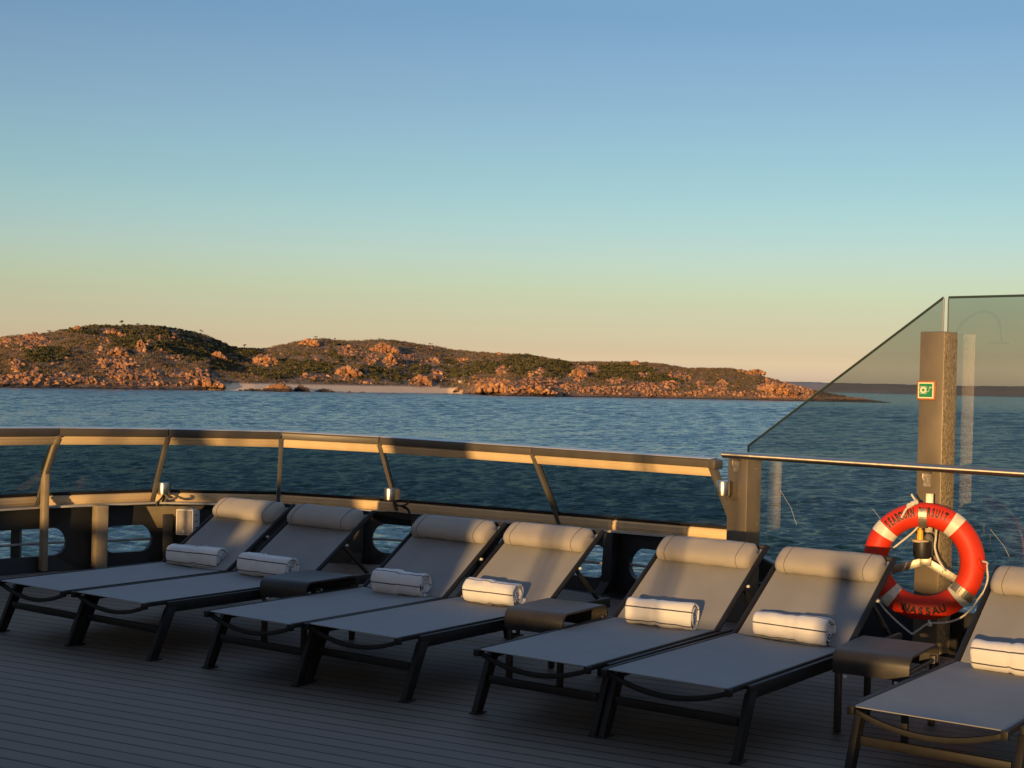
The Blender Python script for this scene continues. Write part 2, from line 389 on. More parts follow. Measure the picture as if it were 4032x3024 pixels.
# rock-strewn patches: (column, row, half width, half height) in the photograph, projected on to the hillside
ROCKS = [(122,1345,68,36),(15,1352,25,20),(298,1297,18,10),(427,1313,34,12),(481,1324,18,8),(407,1340,22,14),(628,1331,14,12),(676,1326,19,12),(592,1349,20,14),(551,1372,20,24),(395,1385,18,18),(459,1394,36,15),
 (696,1410,36,12),(850,1410,28,15),(398,1435,28,28),(488,1435,54,27),(63,1440,24,22),(136,1462,20,18),(493,1476,83,27),(606,1476,28,23),(764,1480,92,18),(113,1490,120,18),(339,1503,70,16),(244,1490,92,18),(773,1462,9,9),
 (1194,1352,17,12),(1235,1354,22,13),(1041,1426,46,24),(1280,1381,10,9),(1253,1417,16,14),(1371,1385,52,26),(1511,1379,47,17),(1461,1417,28,24),(1533,1426,26,24),(1583,1422,23,27),(1621,1404,18,14),(1651,1431,18,14),(1705,1426,36,18),
 (1823,1422,22,11),(1371,1471,46,27),(1244,1485,72,11),(1335,1453,14,9),(1655,1503,46,20),(1723,1476,36,23),(1443,1508,32,8),(1950,1517,92,23),(1972,1462,27,18),(1967,1395,12,6),(1691,1370,9,6),(1872,1485,22,9),
 (2125,1463,23,14),(2087,1474,16,10),(2499,1433,23,10),(2271,1479,33,22),(2325,1457,28,14),(2271,1446,22,11),(2532,1479,27,11),(2662,1479,34,15),(2700,1495,22,16),(2760,1512,22,15),(2846,1512,22,15),(2423,1501,38,11),
 (2244,1522,44,17),(2125,1512,82,28),(2380,1536,140,14),(2542,1528,56,22),(2640,1517,45,17),(2814,1539,50,15),(2922,1460,28,8),(2971,1468,34,12),(3014,1501,16,10),(3058,1528,85,28),(3155,1539,46,15),(2700,1552,460,9),(3100,1562,150,9),(3300,1572,130,8),(300,1514,560,9),(2000,1545,160,12)]
GREEN = [(600,1330,190,55),(760,1380,110,45),(860,1370,70,30),(960,1400,60,25),(1080,1455,110,40),(1240,1450,120,30),(1480,1470,110,35),(1620,1480,110,35),(1760,1455,150,35),(1350,1390,60,40),(2060,1440,90,40),(2180,1460,90,40),(2450,1470,130,35),(2620,1500,90,25),(1900,1450,80,30),(420,1300,200,20),(880,1440,60,25),(180,1400,90,30)]
def in_patch(tab, px, py):
    d = 9e9
    for cx, cy, rx, ry in tab:
        d = min(d, ((px - cx) / rx) ** 2 + ((py - cy) / ry) ** 2)
    return d
def to_px(x, y, z): return 2016 + FPX * x / y, hor(2016 + FPX * x / y) - (z - CAM_Z) / y * FPX

def rock_material(name, tide=True):
    m = bpy.data.materials.new(name); m.use_nodes = True
    n, l = m.node_tree.nodes, m.node_tree.links; b = n['Principled BSDF']; b.inputs['Roughness'].default_value = 0.9
    g = n.new('ShaderNodeNewGeometry')
    nz = n.new('ShaderNodeTexNoise'); nz.inputs['Scale'].default_value = 0.11; nz.inputs['Detail'].default_value = 7; l.new(g.outputs['Position'], nz.inputs['Vector'])
    at = n.new('ShaderNodeAttribute'); at.attribute_name = 'tone'
    ad = n.new('ShaderNodeMath'); ad.operation = 'MULTIPLY_ADD'; ad.inputs[1].default_value = 0.6; l.new(nz.outputs[0], ad.inputs[0]); l.new(at.outputs['Fac'], ad.inputs[2])
    r = n.new('ShaderNodeValToRGB')
    e = r.color_ramp.elements
    e[0].position = .25; e[0].color = (0.10, 0.062, 0.042, 1); e[1].position = .95; e[1].color = (0.58, 0.34, 0.19, 1)
    q = e.new(.5); q.color = (0.30, 0.145, 0.075, 1); q = e.new(.72); q.color = (0.47, 0.235, 0.11, 1)
    l.new(ad.outputs[0], r.inputs[0])
    out = r.outputs[0]
    if tide:      # dark weed-stained band below the high-water mark
        sp = n.new('ShaderNodeSeparateXYZ'); l.new(g.outputs['Position'], sp.inputs[0])
        n2 = n.new('ShaderNodeTexNoise'); n2.inputs['Scale'].default_value = 0.05; l.new(g.outputs['Position'], n2.inputs['Vector'])
        m1 = n.new('ShaderNodeMath'); m1.operation = 'MULTIPLY_ADD'; m1.inputs[1].default_value = -3.0; l.new(n2.outputs[0], m1.inputs[0]); l.new(sp.outputs['Z'], m1.inputs[2])
        mr = n.new('ShaderNodeMapRange'); mr.inputs[1].default_value = SEA + 1.5; mr.inputs[2].default_value = SEA + 2.3; l.new(m1.outputs[0], mr.inputs[0])
        mx = n.new('ShaderNodeMix'); mx.data_type = 'RGBA'; l.new(mr.outputs[0], mx.inputs[0]); mx.inputs[6].default_value = (0.038, 0.026, 0.020, 1); l.new(out, mx.inputs[7]); out = mx.outputs[2]
    l.new(out, b.inputs['Base Color'])
    bp = n.new('ShaderNodeBump'); bp.inputs['Distance'].default_value = 1.2; n3 = n.new('ShaderNodeTexNoise'); n3.inputs['Scale'].default_value = 0.5; n3.inputs['Detail'].default_value = 4
    l.new(g.outputs['Position'], n3.inputs['Vector']); l.new(n3.outputs[0], bp.inputs['Height']); l.new(bp.outputs[0], b.inputs['Normal'])
    return m
M_rock = rock_material('sandstone')
def ground_material():
    m = bpy.data.materials.new('island ground'); m.use_nodes = True
    n, l = m.node_tree.nodes, m.node_tree.links; b = n['Principled BSDF']; b.inputs['Roughness'].default_value = 0.95
    g = n.new('ShaderNodeNewGeometry')
    nz = n.new('ShaderNodeTexNoise'); nz.inputs['Scale'].default_value = 0.07; nz.inputs['Detail'].default_value = 8; l.new(g.outputs['Position'], nz.inputs['Vector'])
    r = n.new('ShaderNodeValToRGB'); e = r.color_ramp.elements
    e[0].position = .35; e[0].color = (0.12, 0.095, 0.055, 1); e[1].position = .72; e[1].color = (0.30, 0.18, 0.115, 1); q = e.new(.55); q.color = (0.18, 0.125, 0.08, 1)
    l.new(nz.outputs[0], r.inputs[0])
    at = n.new('ShaderNodeAttribute'); at.attribute_name = 'sand'
    n2 = n.new('ShaderNodeTexNoise'); n2.inputs['Scale'].default_value = 0.03; l.new(g.outputs['Position'], n2.inputs['Vector'])
    rs = n.new('ShaderNodeValToRGB'); rs.color_ramp.elements[0].color = (0.70, 0.48, 0.30, 1); rs.color_ramp.elements[1].color = (0.82, 0.58, 0.37, 1); l.new(n2.outputs[0], rs.inputs[0])
    mx = n.new('ShaderNodeMix'); mx.data_type = 'RGBA'; l.new(at.outputs['Fac'], mx.inputs[0]); l.new(r.outputs[0], mx.inputs[6]); l.new(rs.outputs[0], mx.inputs[7])
    at2 = n.new('ShaderNodeAttribute'); at2.attribute_name = 'rocky'
    rr = n.new('ShaderNodeValToRGB'); rr.color_ramp.elements[0].position = .35; rr.color_ramp.elements[0].color = (0.13, 0.075, 0.05, 1); rr.color_ramp.elements[1].position = .7; rr.color_ramp.elements[1].color = (0.40, 0.21, 0.12, 1)
    n4 = n.new('ShaderNodeTexNoise'); n4.inputs['Scale'].default_value = 0.22; n4.inputs['Detail'].default_value = 6; l.new(g.outputs['Position'], n4.inputs['Vector']); l.new(n4.outputs[0], rr.inputs[0])
    m2 = n.new('ShaderNodeMix'); m2.data_type = 'RGBA'; l.new(at2.outputs['Fac'], m2.inputs[0]); l.new(mx.outputs[2], m2.inputs[6]); l.new(rr.outputs[0], m2.inputs[7])
    sp = n.new('ShaderNodeSeparateXYZ'); l.new(g.outputs['Position'], sp.inputs[0])
    mr = n.new('ShaderNodeMapRange'); mr.inputs[1].default_value = SEA + 0.9; mr.inputs[2].default_value = SEA + 1.6; l.new(sp.outputs['Z'], mr.inputs[0])
    sw = n.new('ShaderNodeMath'); sw.operation = 'MAXIMUM'; l.new(mr.outputs[0], sw.inputs[0]); l.new(at.outputs['Fac'], sw.inputs[1])
    m3 = n.new('ShaderNodeMix'); m3.data_type = 'RGBA'; l.new(sw.outputs[0], m3.inputs[0]); m3.inputs[6].default_value = (0.05, 0.034, 0.026, 1); l.new(m2.outputs[2], m3.inputs[7])
    l.new(m3.outputs[2], b.inputs['Base Color'])
    bp = n.new('ShaderNodeBump'); bp.inputs['Distance'].default_value = 2.0; sb = n.new('ShaderNodeMath'); sb.operation = 'MULTIPLY_ADD'; sb.inputs[1].default_value = -.65; sb.inputs[2].default_value = 1; l.new(at.outputs['Fac'], sb.inputs[0]); l.new(sb.outputs[0], bp.inputs['Strength']); n3 = n.new('ShaderNodeTexNoise'); n3.inputs['Scale'].default_value = 0.3; n3.inputs['Detail'].default_value = 5
    l.new(g.outputs['Position'], n3.inputs['Vector']); l.new(n3.outputs[0], bp.inputs['Height']); l.new(bp.outputs[0], b.inputs['Normal'])
    return m
def build_island():
    V, sand, rocky = [], [], []
    nc = len(ISL.cols); nt = len(ISL.ts)
    for i in range(nc):
        for t in ISL.ts:
            x, y = ISL.pos(i, t); z = SEA + ISL.height(i, t)
            V.append((x, y, z))
            px, py = to_px(x, y, z)
            d = in_patch(ROCKS, px, py)
            rocky.append(float(np.clip(1.5 - d, 0, 1)))
            isb = 1.0 if (ISL.beach[i] > 0.03 and -0.01 < t < ISL.beach[i] * 1.02) else 0.0
            sand.append(isb)
    F = []
    for i in range(nc - 1):
        for j in range(nt - 1):
            a = i * nt + j; F.append((a, a + nt, a + nt + 1, a + 1))
    o = np_mesh('island', V, F, ground_material(), smooth=True)
    attr(o, 'sand', sand); attr(o, 'rocky', rocky)
    tag(o, None, None, kind='structure')
build_island()
RNG = random.Random(11)
def ico(sub):
    bm = bmesh.new(); bmesh.ops.create_icosphere(bm, subdivisions=sub, radius=1)
    V = np.array([v.co[:] for v in bm.verts]); F = np.array([[v.index for v in f.verts] for f in bm.faces]); bm.free(); return V, F
ICO1 = ico(1)
def boulder_shape(rng, n_planes=7):
    V, F = ICO1; V = V.copy() * 1.25
    for k in range(n_planes):          # flatten by random planes: blocky sandstone
        d = rng.normal(size=3); d[2] *= 0.7; d /= np.linalg.norm(d); c = 0.62 + 0.28 * rng.random()
        p = V @ d; m = p > c; V[m] -= np.outer(p[m] - c, d)
    return V, F
NR = np.random.default_rng(3)
SHAPES = [boulder_shape(NR) for _ in range(14)]
def blk(center, size, rng):
    V, F = SHAPES[rng.integers(len(SHAPES))]
    a = rng.random() * 6.28; c, s_ = math.cos(a), math.sin(a)
    R = np.array([[c, -s_, 0], [s_, c, 0], [0, 0, 1]])
    tl = rng.normal(size=2) * 0.22
    Q = np.array([[1, 0, tl[0]], [0, 1, tl[1]], [-tl[0], -tl[1], 1]])
    return (V * np.asarray(size)) @ (R @ Q).T + np.asarray(center), F
def merge(parts):
    Vs, Fs, n = [], [], 0
    for V, F in parts: Vs.append(V); Fs.append(F + n); n += len(V)
    return np.concatenate(Vs), np.concatenate(Fs)
def surf_at(px, t):
    i = int(np.clip(round((px - ISL.cols[0]) / 7.0), 0, len(ISL.cols) - 1))
    x, y = ISL.pos(i, t); return x, y, SEA + ISL.height(i, t), i
def find_t(px, py):
    best = (9e9, 0)
    for t in np.linspace(0.0, 1.0, 90):
        x, y, z, i = surf_at(px, t); q = to_px(x, y, z)[1]
        if abs(q - py) < best[0]: best = (abs(q - py), t)
    return best[1]
def build_boulders():
    rng = np.random.default_rng(21); parts, tones = [], []
    for _ in range(26000):
        px = rng.uniform(-250, 3500); t = rng.random() ** 1.15
        x, y, z, i = surf_at(px, t)
        if ISL.beach[i] > 0.03 and t < ISL.beach[i] * 1.15: continue
        qx, qy = to_px(x, y, z); d = in_patch(ROCKS, qx, qy)
        p = 0.85 if d < 0.8 else (0.52 if d < 1.3 else 0.13)
        if rng.random() > p: continue
        s = (0.8 + 1.7 * rng.random() ** 2.4) * (1.25 if d < 0.6 else 0.85)
        if qx > 3220: s *= 0.45
        elif qx > 3020: s *= 0.8
        if d > 1.3: s *= 0.8
        V, F = blk((x + rng.normal(), y + rng.normal(), z + s * 0.15), (s * rng.uniform(.8, 1.5), s * rng.uniform(.8, 1.3), s * rng.uniform(.6, 1.15)), rng)
        parts.append((V, F)); tones += [rng.normal(0.23, 0.15)] * len(V)
    V, F = merge(parts)
    o = np_mesh('boulders', V, F, M_rock); attr(o, 'tone', tones)
    tag(o, None, None, kind='stuff')
build_boulders()
def leaf_material(name, cols):
    m = bpy.data.materials.new(name); m.use_nodes = True
    n, l = m.node_tree.nodes, m.node_tree.links; b = n['Principled BSDF']; b.inputs['Roughness'].default_value = 0.85; b.inputs['Specular IOR Level'].default_value = 0.2
    at = n.new('ShaderNodeAttribute'); at.attribute_name = 'tone'
    r = n.new('ShaderNodeValToRGB'); e = r.color_ramp.elements
    e[0].position = 0; e[0].color = (*cols[0], 1); e[1].position = 1; e[1].color = (*cols[-1], 1)
    for k, c in enumerate(cols[1:-1]): q = e.new((k + 1) / (len(cols) - 1)); q.color = (*c, 1)
    l.new(at.outputs['Fac'], r.inputs[0]); l.new(r.outputs[0], b.inputs['Base Color'])
    return m
M_leaf = leaf_material('scrub leaves', [(0.035, 0.038, 0.020), (0.075, 0.072, 0.030), (0.12, 0.105, 0.044), (0.18, 0.14, 0.065)])
M_twig = leaf_material('dry twigs', [(0.085, 0.062, 0.048), (0.14, 0.10, 0.076), (0.20, 0.14, 0.10)])
M_bark = mat('pale bark', (0.16, 0.12, 0.09), 0.9)
def leaf_cluster(c, r, n, size, rng):
    """n small triangles scattered through a lumpy ellipsoid"""
    d = rng.normal(size=(n, 3)); d /= np.linalg.norm(d, axis=1)[:, None]
    p = d * (0.45 + 0.55 * rng.random((n, 1))) * np.asarray(r)
    p[:, 2] = np.abs(p[:, 2]) * 0.9 + p[:, 2] * 0.1
    p += np.asarray(c)
    a = rng.normal(size=(n, 3)); b = rng.normal(size=(n, 3))
    a *= size / np.linalg.norm(a, axis=1)[:, None]; b *= size / np.linalg.norm(b, axis=1)[:, None]
    V = np.stack([p - a * .5 - b * .3, p + a * .5 - b * .3, p + b * .7], 1).reshape(-1, 3)
    return V, np.arange(3 * n).reshape(-1, 3)
def build_scrub():
    rng = np.random.default_rng(8); parts, tones, tw, tt = [], [], [], []
    for _ in range(22000):
        px = rng.uniform(-250, 3330); t = rng.random() ** 0.95 * 1.06
        x, y, z, i = surf_at(px, t)
        if t < ISL.beach[i] * 1.25 or t < 0.05: continue
        qx, qy = to_px(x, y, z); d = in_patch(ROCKS, qx, qy); g = in_patch(GREEN, qx, qy)
        if d < 1 and rng.random() < 0.86: continue
        if d < 1.5 and rng.random() < 0.4: continue
        if qx > 3060 and rng.random() < 0.7: continue
        green = rng.random() < (0.88 if g < 1 else 0.26)
        if green:
            r = rng.uniform(1.3, 3.4) * (1.15 if g < 1 else 0.85) * (0.7 if t > .9 else 1)
            n = 26
            V, F = leaf_cluster((x, y, z + r * 0.25), (r, r, r * rng.uniform(.6, .95)), n, r * 0.62, rng)
            parts.append((V, F)); base = np.clip(rng.normal(.42 if g < 1 else .55, .2), 0, 1); tones += list(np.repeat(np.clip(base + rng.normal(0, .1, n), 0, 1), 3))
        else:
            n = 16; h = rng.uniform(1.4, 3.4)
            p = np.stack([x + rng.normal(0, 1.6, n), y + rng.normal(0, 1.6, n), np.full(n, z - 0.3)], 1)
            top = p + np.stack([rng.normal(0, .5, n), rng.normal(0, .5, n), h * rng.uniform(.5, 1.1, n)], 1)
            w = np.stack([rng.uniform(.12, .38, n), rng.uniform(-.2, .2, n), np.zeros(n)], 1)
            tw.append((np.stack([p - w, p + w, top], 1).reshape(-1, 3), np.arange(3 * n).reshape(-1, 3)))
            tt += list(np.repeat(np.clip(rng.normal(.5, .25) + rng.normal(0, .1, n), 0, 1), 3))
    V, F = merge(parts); o = np_mesh('scrub', V, F, M_leaf); attr(o, 'tone', tones); tag(o, None, None, kind='stuff')
    V, F = merge(tw); o = np_mesh('dry_scrub', V, F, M_twig); attr(o, 'tone', tt); tag(o, None, None, kind='stuff')
build_scrub()
def hill_tree(px, h, label, spread=0.42, t=0.985, lean=0.0, seed=0, two=False):
    rng = np.random.default_rng(100 + seed)
    x, y, z, i = surf_at(px, t)
    o = thing('tree', label, 'tree', (x, y, z - 0.4), 0, 'trees standing above the island skyline')
    mb = MB(); mb.tube([(0, 0, 0), (lean * .3, 0, h * .35), (lean, .1, h * .8)], [.28, .2, .08], 6)
    for k in range(4):
        a = rng.random() * 6.28; mb.tube([(lean * .3, 0, h * (.35 + .08 * k)), (lean + math.cos(a) * h * .22, math.sin(a) * h * .2, h * (.68 + .06 * k))], [.12, .04], 5)
    mb.build('trunk', M_bark, o)
    parts, tones = [], []
    for k in range(7):
        a = rng.random() * 6.28; rr = h * spread * rng.random() ** .5
        V, F = leaf_cluster((lean + math.cos(a) * rr, math.sin(a) * rr, h * rng.uniform(.62, .9)), (h * .17, h * .17, h * .12), 26, h * .11, rng)
        parts.append((V, F)); tones += list(np.repeat(np.clip(rng.normal(.3, .1) + rng.normal(0, .08, 26), 0, 1), 3))
    V, F = merge(parts); c = np_mesh('crown', V, F, M_leaf, o); attr(c, 'tone', tones)
    return o
hill_tree(478, 8.5, 'tallest tree on the left hilltop, round crown on a thin trunk', seed=1)
hill_tree(188, 5.0, 'small dark tree on the skyline above the left boulder slope', seed=2, spread=.5)
hill_tree(540, 5.2, 'low bushy tree just right of the highest hilltop tree', seed=3, spread=.5)
hill_tree(788, 7.0, 'wide flat-topped tree at the right shoulder of the left hill', seed=4, spread=.6)
hill_tree(958, 7.0, 'slender tree standing in the dip between the two hills', seed=5, spread=.3, lean=.6)
hill_tree(1236, 5.5, 'rounded dark tree behind the rocks on the second hilltop', seed=6, spread=.5)
hill_tree(1690, 6.0, 'dark tree on the skyline halfway down the long right slope', seed=7, spread=.5)
hill_tree(1317, 4.6, 'lone tree on the ridge right of the second summit rocks', seed=8, spread=.4)
hill_tree(3062, 6.0, 'small lone tree on the low rocky headland', seed=9, spread=.45, t=.8)

def outcrop(px, py, w, h, n, label, seed, name='rock_outcrop', t=None, cat='rocks', flat=1.0, grp='rock outcrops on the island', dark=0.0, front=0.0):
    """a pile of big blocks resting on the hillside, w and h in metres"""
    rng = np.random.default_rng(500 + seed)
    if t is None: t = find_t(px, py)
    x, y, z, i = surf_at(px, t); y -= front; x = x / (y + front) * y
    z = max(z, SEA) if front == 0 else SEA
    parts, tones = [], []
    for k in range(int(n * (4 if name == 'rock_outcrop' else 2))):
        u = rng.uniform(-1, 1); q = (1 - abs(u) ** 1.6)
        hz = h * q * rng.random() * .75
        s = rng.uniform(.06, .135) * min(w, h * 2.0) * (1 if name == 'rock_outcrop' else 2.5)
        V, F = blk((u * w * .5, rng.normal() * w * .12, hz), (s * rng.uniform(.9, 1.5), s * rng.uniform(.8, 1.2), s * rng.uniform(.7, 1.3) * flat), rng)
        parts.append((V, F)); tones += [rng.normal(0.29 - dark, 0.13)] * len(V)
    V, F = merge(parts)
    o = np_mesh(name, V, F, M_rock); attr(o, 'tone', tones); o.location = (x, y, z - 0.5)
    return tag(o, label, cat, grp)
outcrop(298, 1300, 11, 7, 16, 'flat-topped rock block on the left hill crest', 1)
outcrop(440, 1312, 20, 7, 24, 'bright rock ledge just below the highest hilltop tree', 2)
outcrop(678, 1326, 11, 6, 12, 'isolated pale rock near the right end of the left summit', 3)
outcrop(551, 1376, 12, 14, 26, 'tall stack of boulders in the middle of the left hill', 4)
outcrop(459, 1396, 22, 9, 26, 'wide orange cliff halfway up the left hill', 5)
outcrop(850, 1412, 18, 9, 22, 'rock outcrop low on the right flank of the left hill', 6)
outcrop(1218, 1354, 26, 10, 26, 'rocky summit of the second hill', 7)
outcrop(1510, 1382, 34, 13, 36, 'broad rock crown at the centre of the second hill', 8)
outcrop(1533, 1428, 18, 18, 30, 'steep cracked rock face below the broad rock crown', 9)
outcrop(1041, 1430, 30, 13, 30, 'slanting boulder slope above the left end of the beach', 10)
outcrop(1371, 1476, 30, 13, 30, 'orange rocks among green bushes above mid beach', 11)
outcrop(1655, 1506, 22, 12, 24, 'upright rocks at the back of the right end of the beach', 12)
outcrop(2271, 1482, 22, 13, 24, 'twin rounded rocks on the slope left of the headland', 13)
outcrop(2499, 1436, 16, 6, 14, 'flat pale rock on the skyline of the right-hand ridge', 14)
outcrop(2971, 1470, 30, 8, 22, 'rock ledge at the far right end of the ridge', 15)
outcrop(2090, 1545, 60, 10, 46, 'long orange shore cliff right of the beach', 16, flat=.8)
outcrop(1960, 1540, 46, 13, 44, 'bright orange headland where the beach ends', 17)
outcrop(3050, 1545, 56, 14, 90, 'jagged orange point running down to the low spit', 18)
outcrop(1098, 1541, 22, 8, 26, 'tallest rock pile standing in the shallows off the beach', 19, name='rock_islet', front=12, t=0.0, grp='rocks in the shallows off the beach', dark=.14)
outcrop(1015, 1540, 34, 3.4, 24, 'long low dark reef left of the tallest shallow-water rocks', 20, name='rock_islet', front=12, t=0.0, grp='rocks in the shallows off the beach', dark=.25, flat=.7)
outcrop(1190, 1542, 13, 5.5, 18, 'dark square-topped rock right of the tallest shallow-water rocks', 21, name='rock_islet', front=12, t=0.0, grp='rocks in the shallows off the beach', dark=.25)
outcrop(1280, 1544, 20, 3.6, 18, 'low brown rocks at the right end of the reef off the beach', 22, name='rock_islet', front=12, t=0.0, grp='rocks in the shallows off the beach', dark=.2, flat=.8)
outcrop(1375, 1545, 6, 1.8, 7, 'small dark rock just showing at the edge of the beach', 23, name='rock_islet', front=10, t=0.0, grp='rocks in the shallows off the beach', dark=.25, flat=.7)
outcrop(1425, 1546, 8, 1.6, 7, 'rounded low rock furthest right along the water edge of the beach', 24, name='rock_islet', front=10, t=0.0, grp='rocks in the shallows off the beach', dark=.2, flat=.6)
outcrop(812, 1524, 36, 11, 80, 'orange shore rocks where the left end of the beach begins', 26, t=.03)
outcrop(1803, 1546, 11, 5, 14, 'brown boulder on the sand beside the headland', 25, t=.02, dark=.2)

def hut(px, t, w, h, label, door=False):
    x, y, z, i = surf_at(px, t)
    o = thing('beach_hut', label, 'hut', (x, y, z - .2), 0, 'huts behind the beach')
    MB().box((0, 0, h / 2), (w, w * .7, h)).build('wall', M_hut, o)
    MB().prism([(-w * .56, -w * .42, h), (w * .56, -w * .42, h), (w * .56, 0, h * 1.22), (-w * .56, 0, h * 1.22)], (0, 0, .15)).prism([(-w * .56, w * .42, h), (w * .56, w * .42, h), (w * .56, 0.01, h * 1.22), (-w * .56, 0.01, h * 1.22)], (0, 0, .15)).build('roof', M_ship, o)
    MB().box((w * .2, -w * .36, h * .4), (w * .2, .1, h * .75)).build('door', M_strut, o)
M_hut = mat('weathered hut wall', (0.50, 0.40, 0.30), 0.8, var=.1, scale=.6)
hut(1813, .13, 5.2, 3.0, 'larger pale hut at the right-hand end of the beach')
hut(1737, .13, 2.6, 3.0, 'small narrow hut behind the beach, left of the larger one')

def zodiac(px, dist, rz, label, where):
    x = px_dir(px) * dist
    o = thing('inflatable_boat', label, 'boat', (x, dist, SEA), rz, 'inflatable boats off the headland')
    n = 10
    L = [(-2.6, .95), (0, 1.0), (1.6, .85), (2.4, .45), (2.75, 0), (2.4, -.45), (1.6, -.85), (0, -1.0), (-2.6, -.95)]
    MB().tube([(a, b, .35 + max(0, a - 1) * .16) for a, b in L], .26, 8).build('tube', M_rubber, o)
    MB().box((-.1, 0, .12), (4.6, 1.6, .12)).build('floor', M_rubber, o)
    MB().box((-2.65, 0, .7), (.5, .45, 1.0)).box((-2.75, 0, .05), (.2, .2, .6)).build('outboard_motor', M_black, o, bevel=.05)
    for a, b in ((-1.6, .6), (-.3, -.7), (.9, .6)):
        p = MB().lathe([(0, 0.3), (.22, .32), (.27, .55), (.25, .95), (.12, 1.08), (.11, 1.16), (.13, 1.25), (.1, 1.36), (0, 1.4)], 8).build('person', M_vest)
        p.location = Vector((x, dist, SEA)) + Matrix.Rotation(rz, 3, 'Z') @ Vector((a, b, 0))
        tag(p, 'person in pale clothing seated in the ' + where, 'person', 'people in the inflatable boats')
    return o
zodiac(1797, 1690, rad(10), 'dark inflatable boat close in beside the right end of the beach', 'boat beside the right end of the beach')
zodiac(1933, 1560, rad(-12), 'dark inflatable boat further right, below the orange headland', 'boat below the orange headland')

def build_far_coast():
    m = bpy.data.materials.new('far coast'); m.use_nodes = True
    n, l = m.node_tree.nodes, m.node_tree.links; b = n['Principled BSDF']; b.inputs['Roughness'].default_value = 1
    g = n.new('ShaderNodeNewGeometry'); mp = n.new('ShaderNodeMapping'); mp.inputs['Scale'].default_value = (.004, .004, .05); l.new(g.outputs['Position'], mp.inputs[0])
    nz = n.new('ShaderNodeTexNoise'); nz.inputs['Detail'].default_value = 7; nz.inputs['Scale'].default_value = 1; l.new(mp.outputs[0], nz.inputs['Vector'])
    r = n.new('ShaderNodeValToRGB'); r.color_ramp.elements[0].position = .35; r.color_ramp.elements[0].color = (.24, .20, .175, 1); r.color_ramp.elements[1].position = .7; r.color_ramp.elements[1].color = (.34, .26, .215, 1)  # distance haze is put into these lightened colours
    l.new(nz.outputs[0], r.inputs[0]); l.new(r.outputs[0], b.inputs['Base Color'])
    V, F = [], []; D = 7200.0; cols = np.arange(2700, 5200, 12.0); rows = [(-60, -8), (0, 3), (60, 14), (500, None), (1500, None), (2600, -20)]
    for i, c in enumerate(cols):
        H = np.interp(c, [2700, 3000, 3078, 3379, 3747, 4032, 5200], [0, 40, 50, 52, 53, 58, 60]) + 5 * fbm(c * .01, 1.5, 4) - 2
        for k, (dy, h) in enumerate(rows):
            hh = h if h is not None else H * (1.0 if dy == 500 else 1.12) + 4 * fbm(c * .03, dy, 3)
            if h is not None and h > 5: hh = min(hh, H * .4) + 6 * fbm(c * .04, 3.3, 3)
            V.append((px_dir(c) * (D + dy), D + dy, SEA + hh))
    k = len(rows)
    for i in range(len(cols) - 1):
        for j in range(k - 1): a = i * k + j; F.append((a, a + k, a + k + 1, a + 1))
    tag(np_mesh('far_coast', V, F, m, smooth=True), None, None, kind='structure')
build_far_coast()

# ------------------------------------------------------------------ the ship: deck, bulwark, glass rail
T = [(-5.178, 9.80, 1.185), (-4.378, 10.699, 1.18), (-3.628, 11.499, 1.175), (-2.880, 12.051, 1.165), (-2.001, 12.497, 1.150), (-1.142, 12.434, 1.130), (0.172, 11.472, 1.120), (1.450, 10.322, 1.120)]
BZ = [0.52, 0.52, 0.532, 0.540, 0.503, 0.470, 0.487, 0.520]
T = [Vector(t) for t in T]
def miters():
    R = []
    for i in range(len(T)):
        a = (T[i] - T[i - 1]) if i else (T[1] - T[0]); b = (T[i + 1] - T[i]) if i < len(T) - 1 else a
        a = a.xy.normalized(); b = b.xy.normalized(); t = (a + b).normalized(); n = Vector((-t.y, t.x)); n = n / n.dot(Vector((-a.y, a.x)))
        R.append(Vector((n.x, n.y, 0)))
    return R
NM = miters()
BASE = [Vector((*(T[i] + NM[i] * .32).xy, 0)) for i in range(len(T))]
BOT = [Vector((*(T[i] + NM[i] * .42).xy, BZ[i])) for i in range(len(T))]
def base_at(s):
    """point and outward normal at arc length s along the bulwark foot (s=0 at node 1)"""
    k = 1 if s >= 0 else 0
    if s < 0: s += (BASE[1] - BASE[0]).length
    while k < len(BASE) - 2 and s > (BASE[k + 1] - BASE[k]).length: s -= (BASE[k + 1] - BASE[k]).length; k += 1
    d = (BASE[k + 1] - BASE[k]); L = d.length; d = d / L
    return BASE[k] + d * s, Vector((-d.y, d.x, 0)), d
HD = Vector((.70711, -.70711, 0)); HN = Vector((.70711, .70711, 0))       # along the wind screen, and outboard
F1 = Vector((1.593, 10.007, 0)); F2 = Vector((2.630, 8.980, 0))

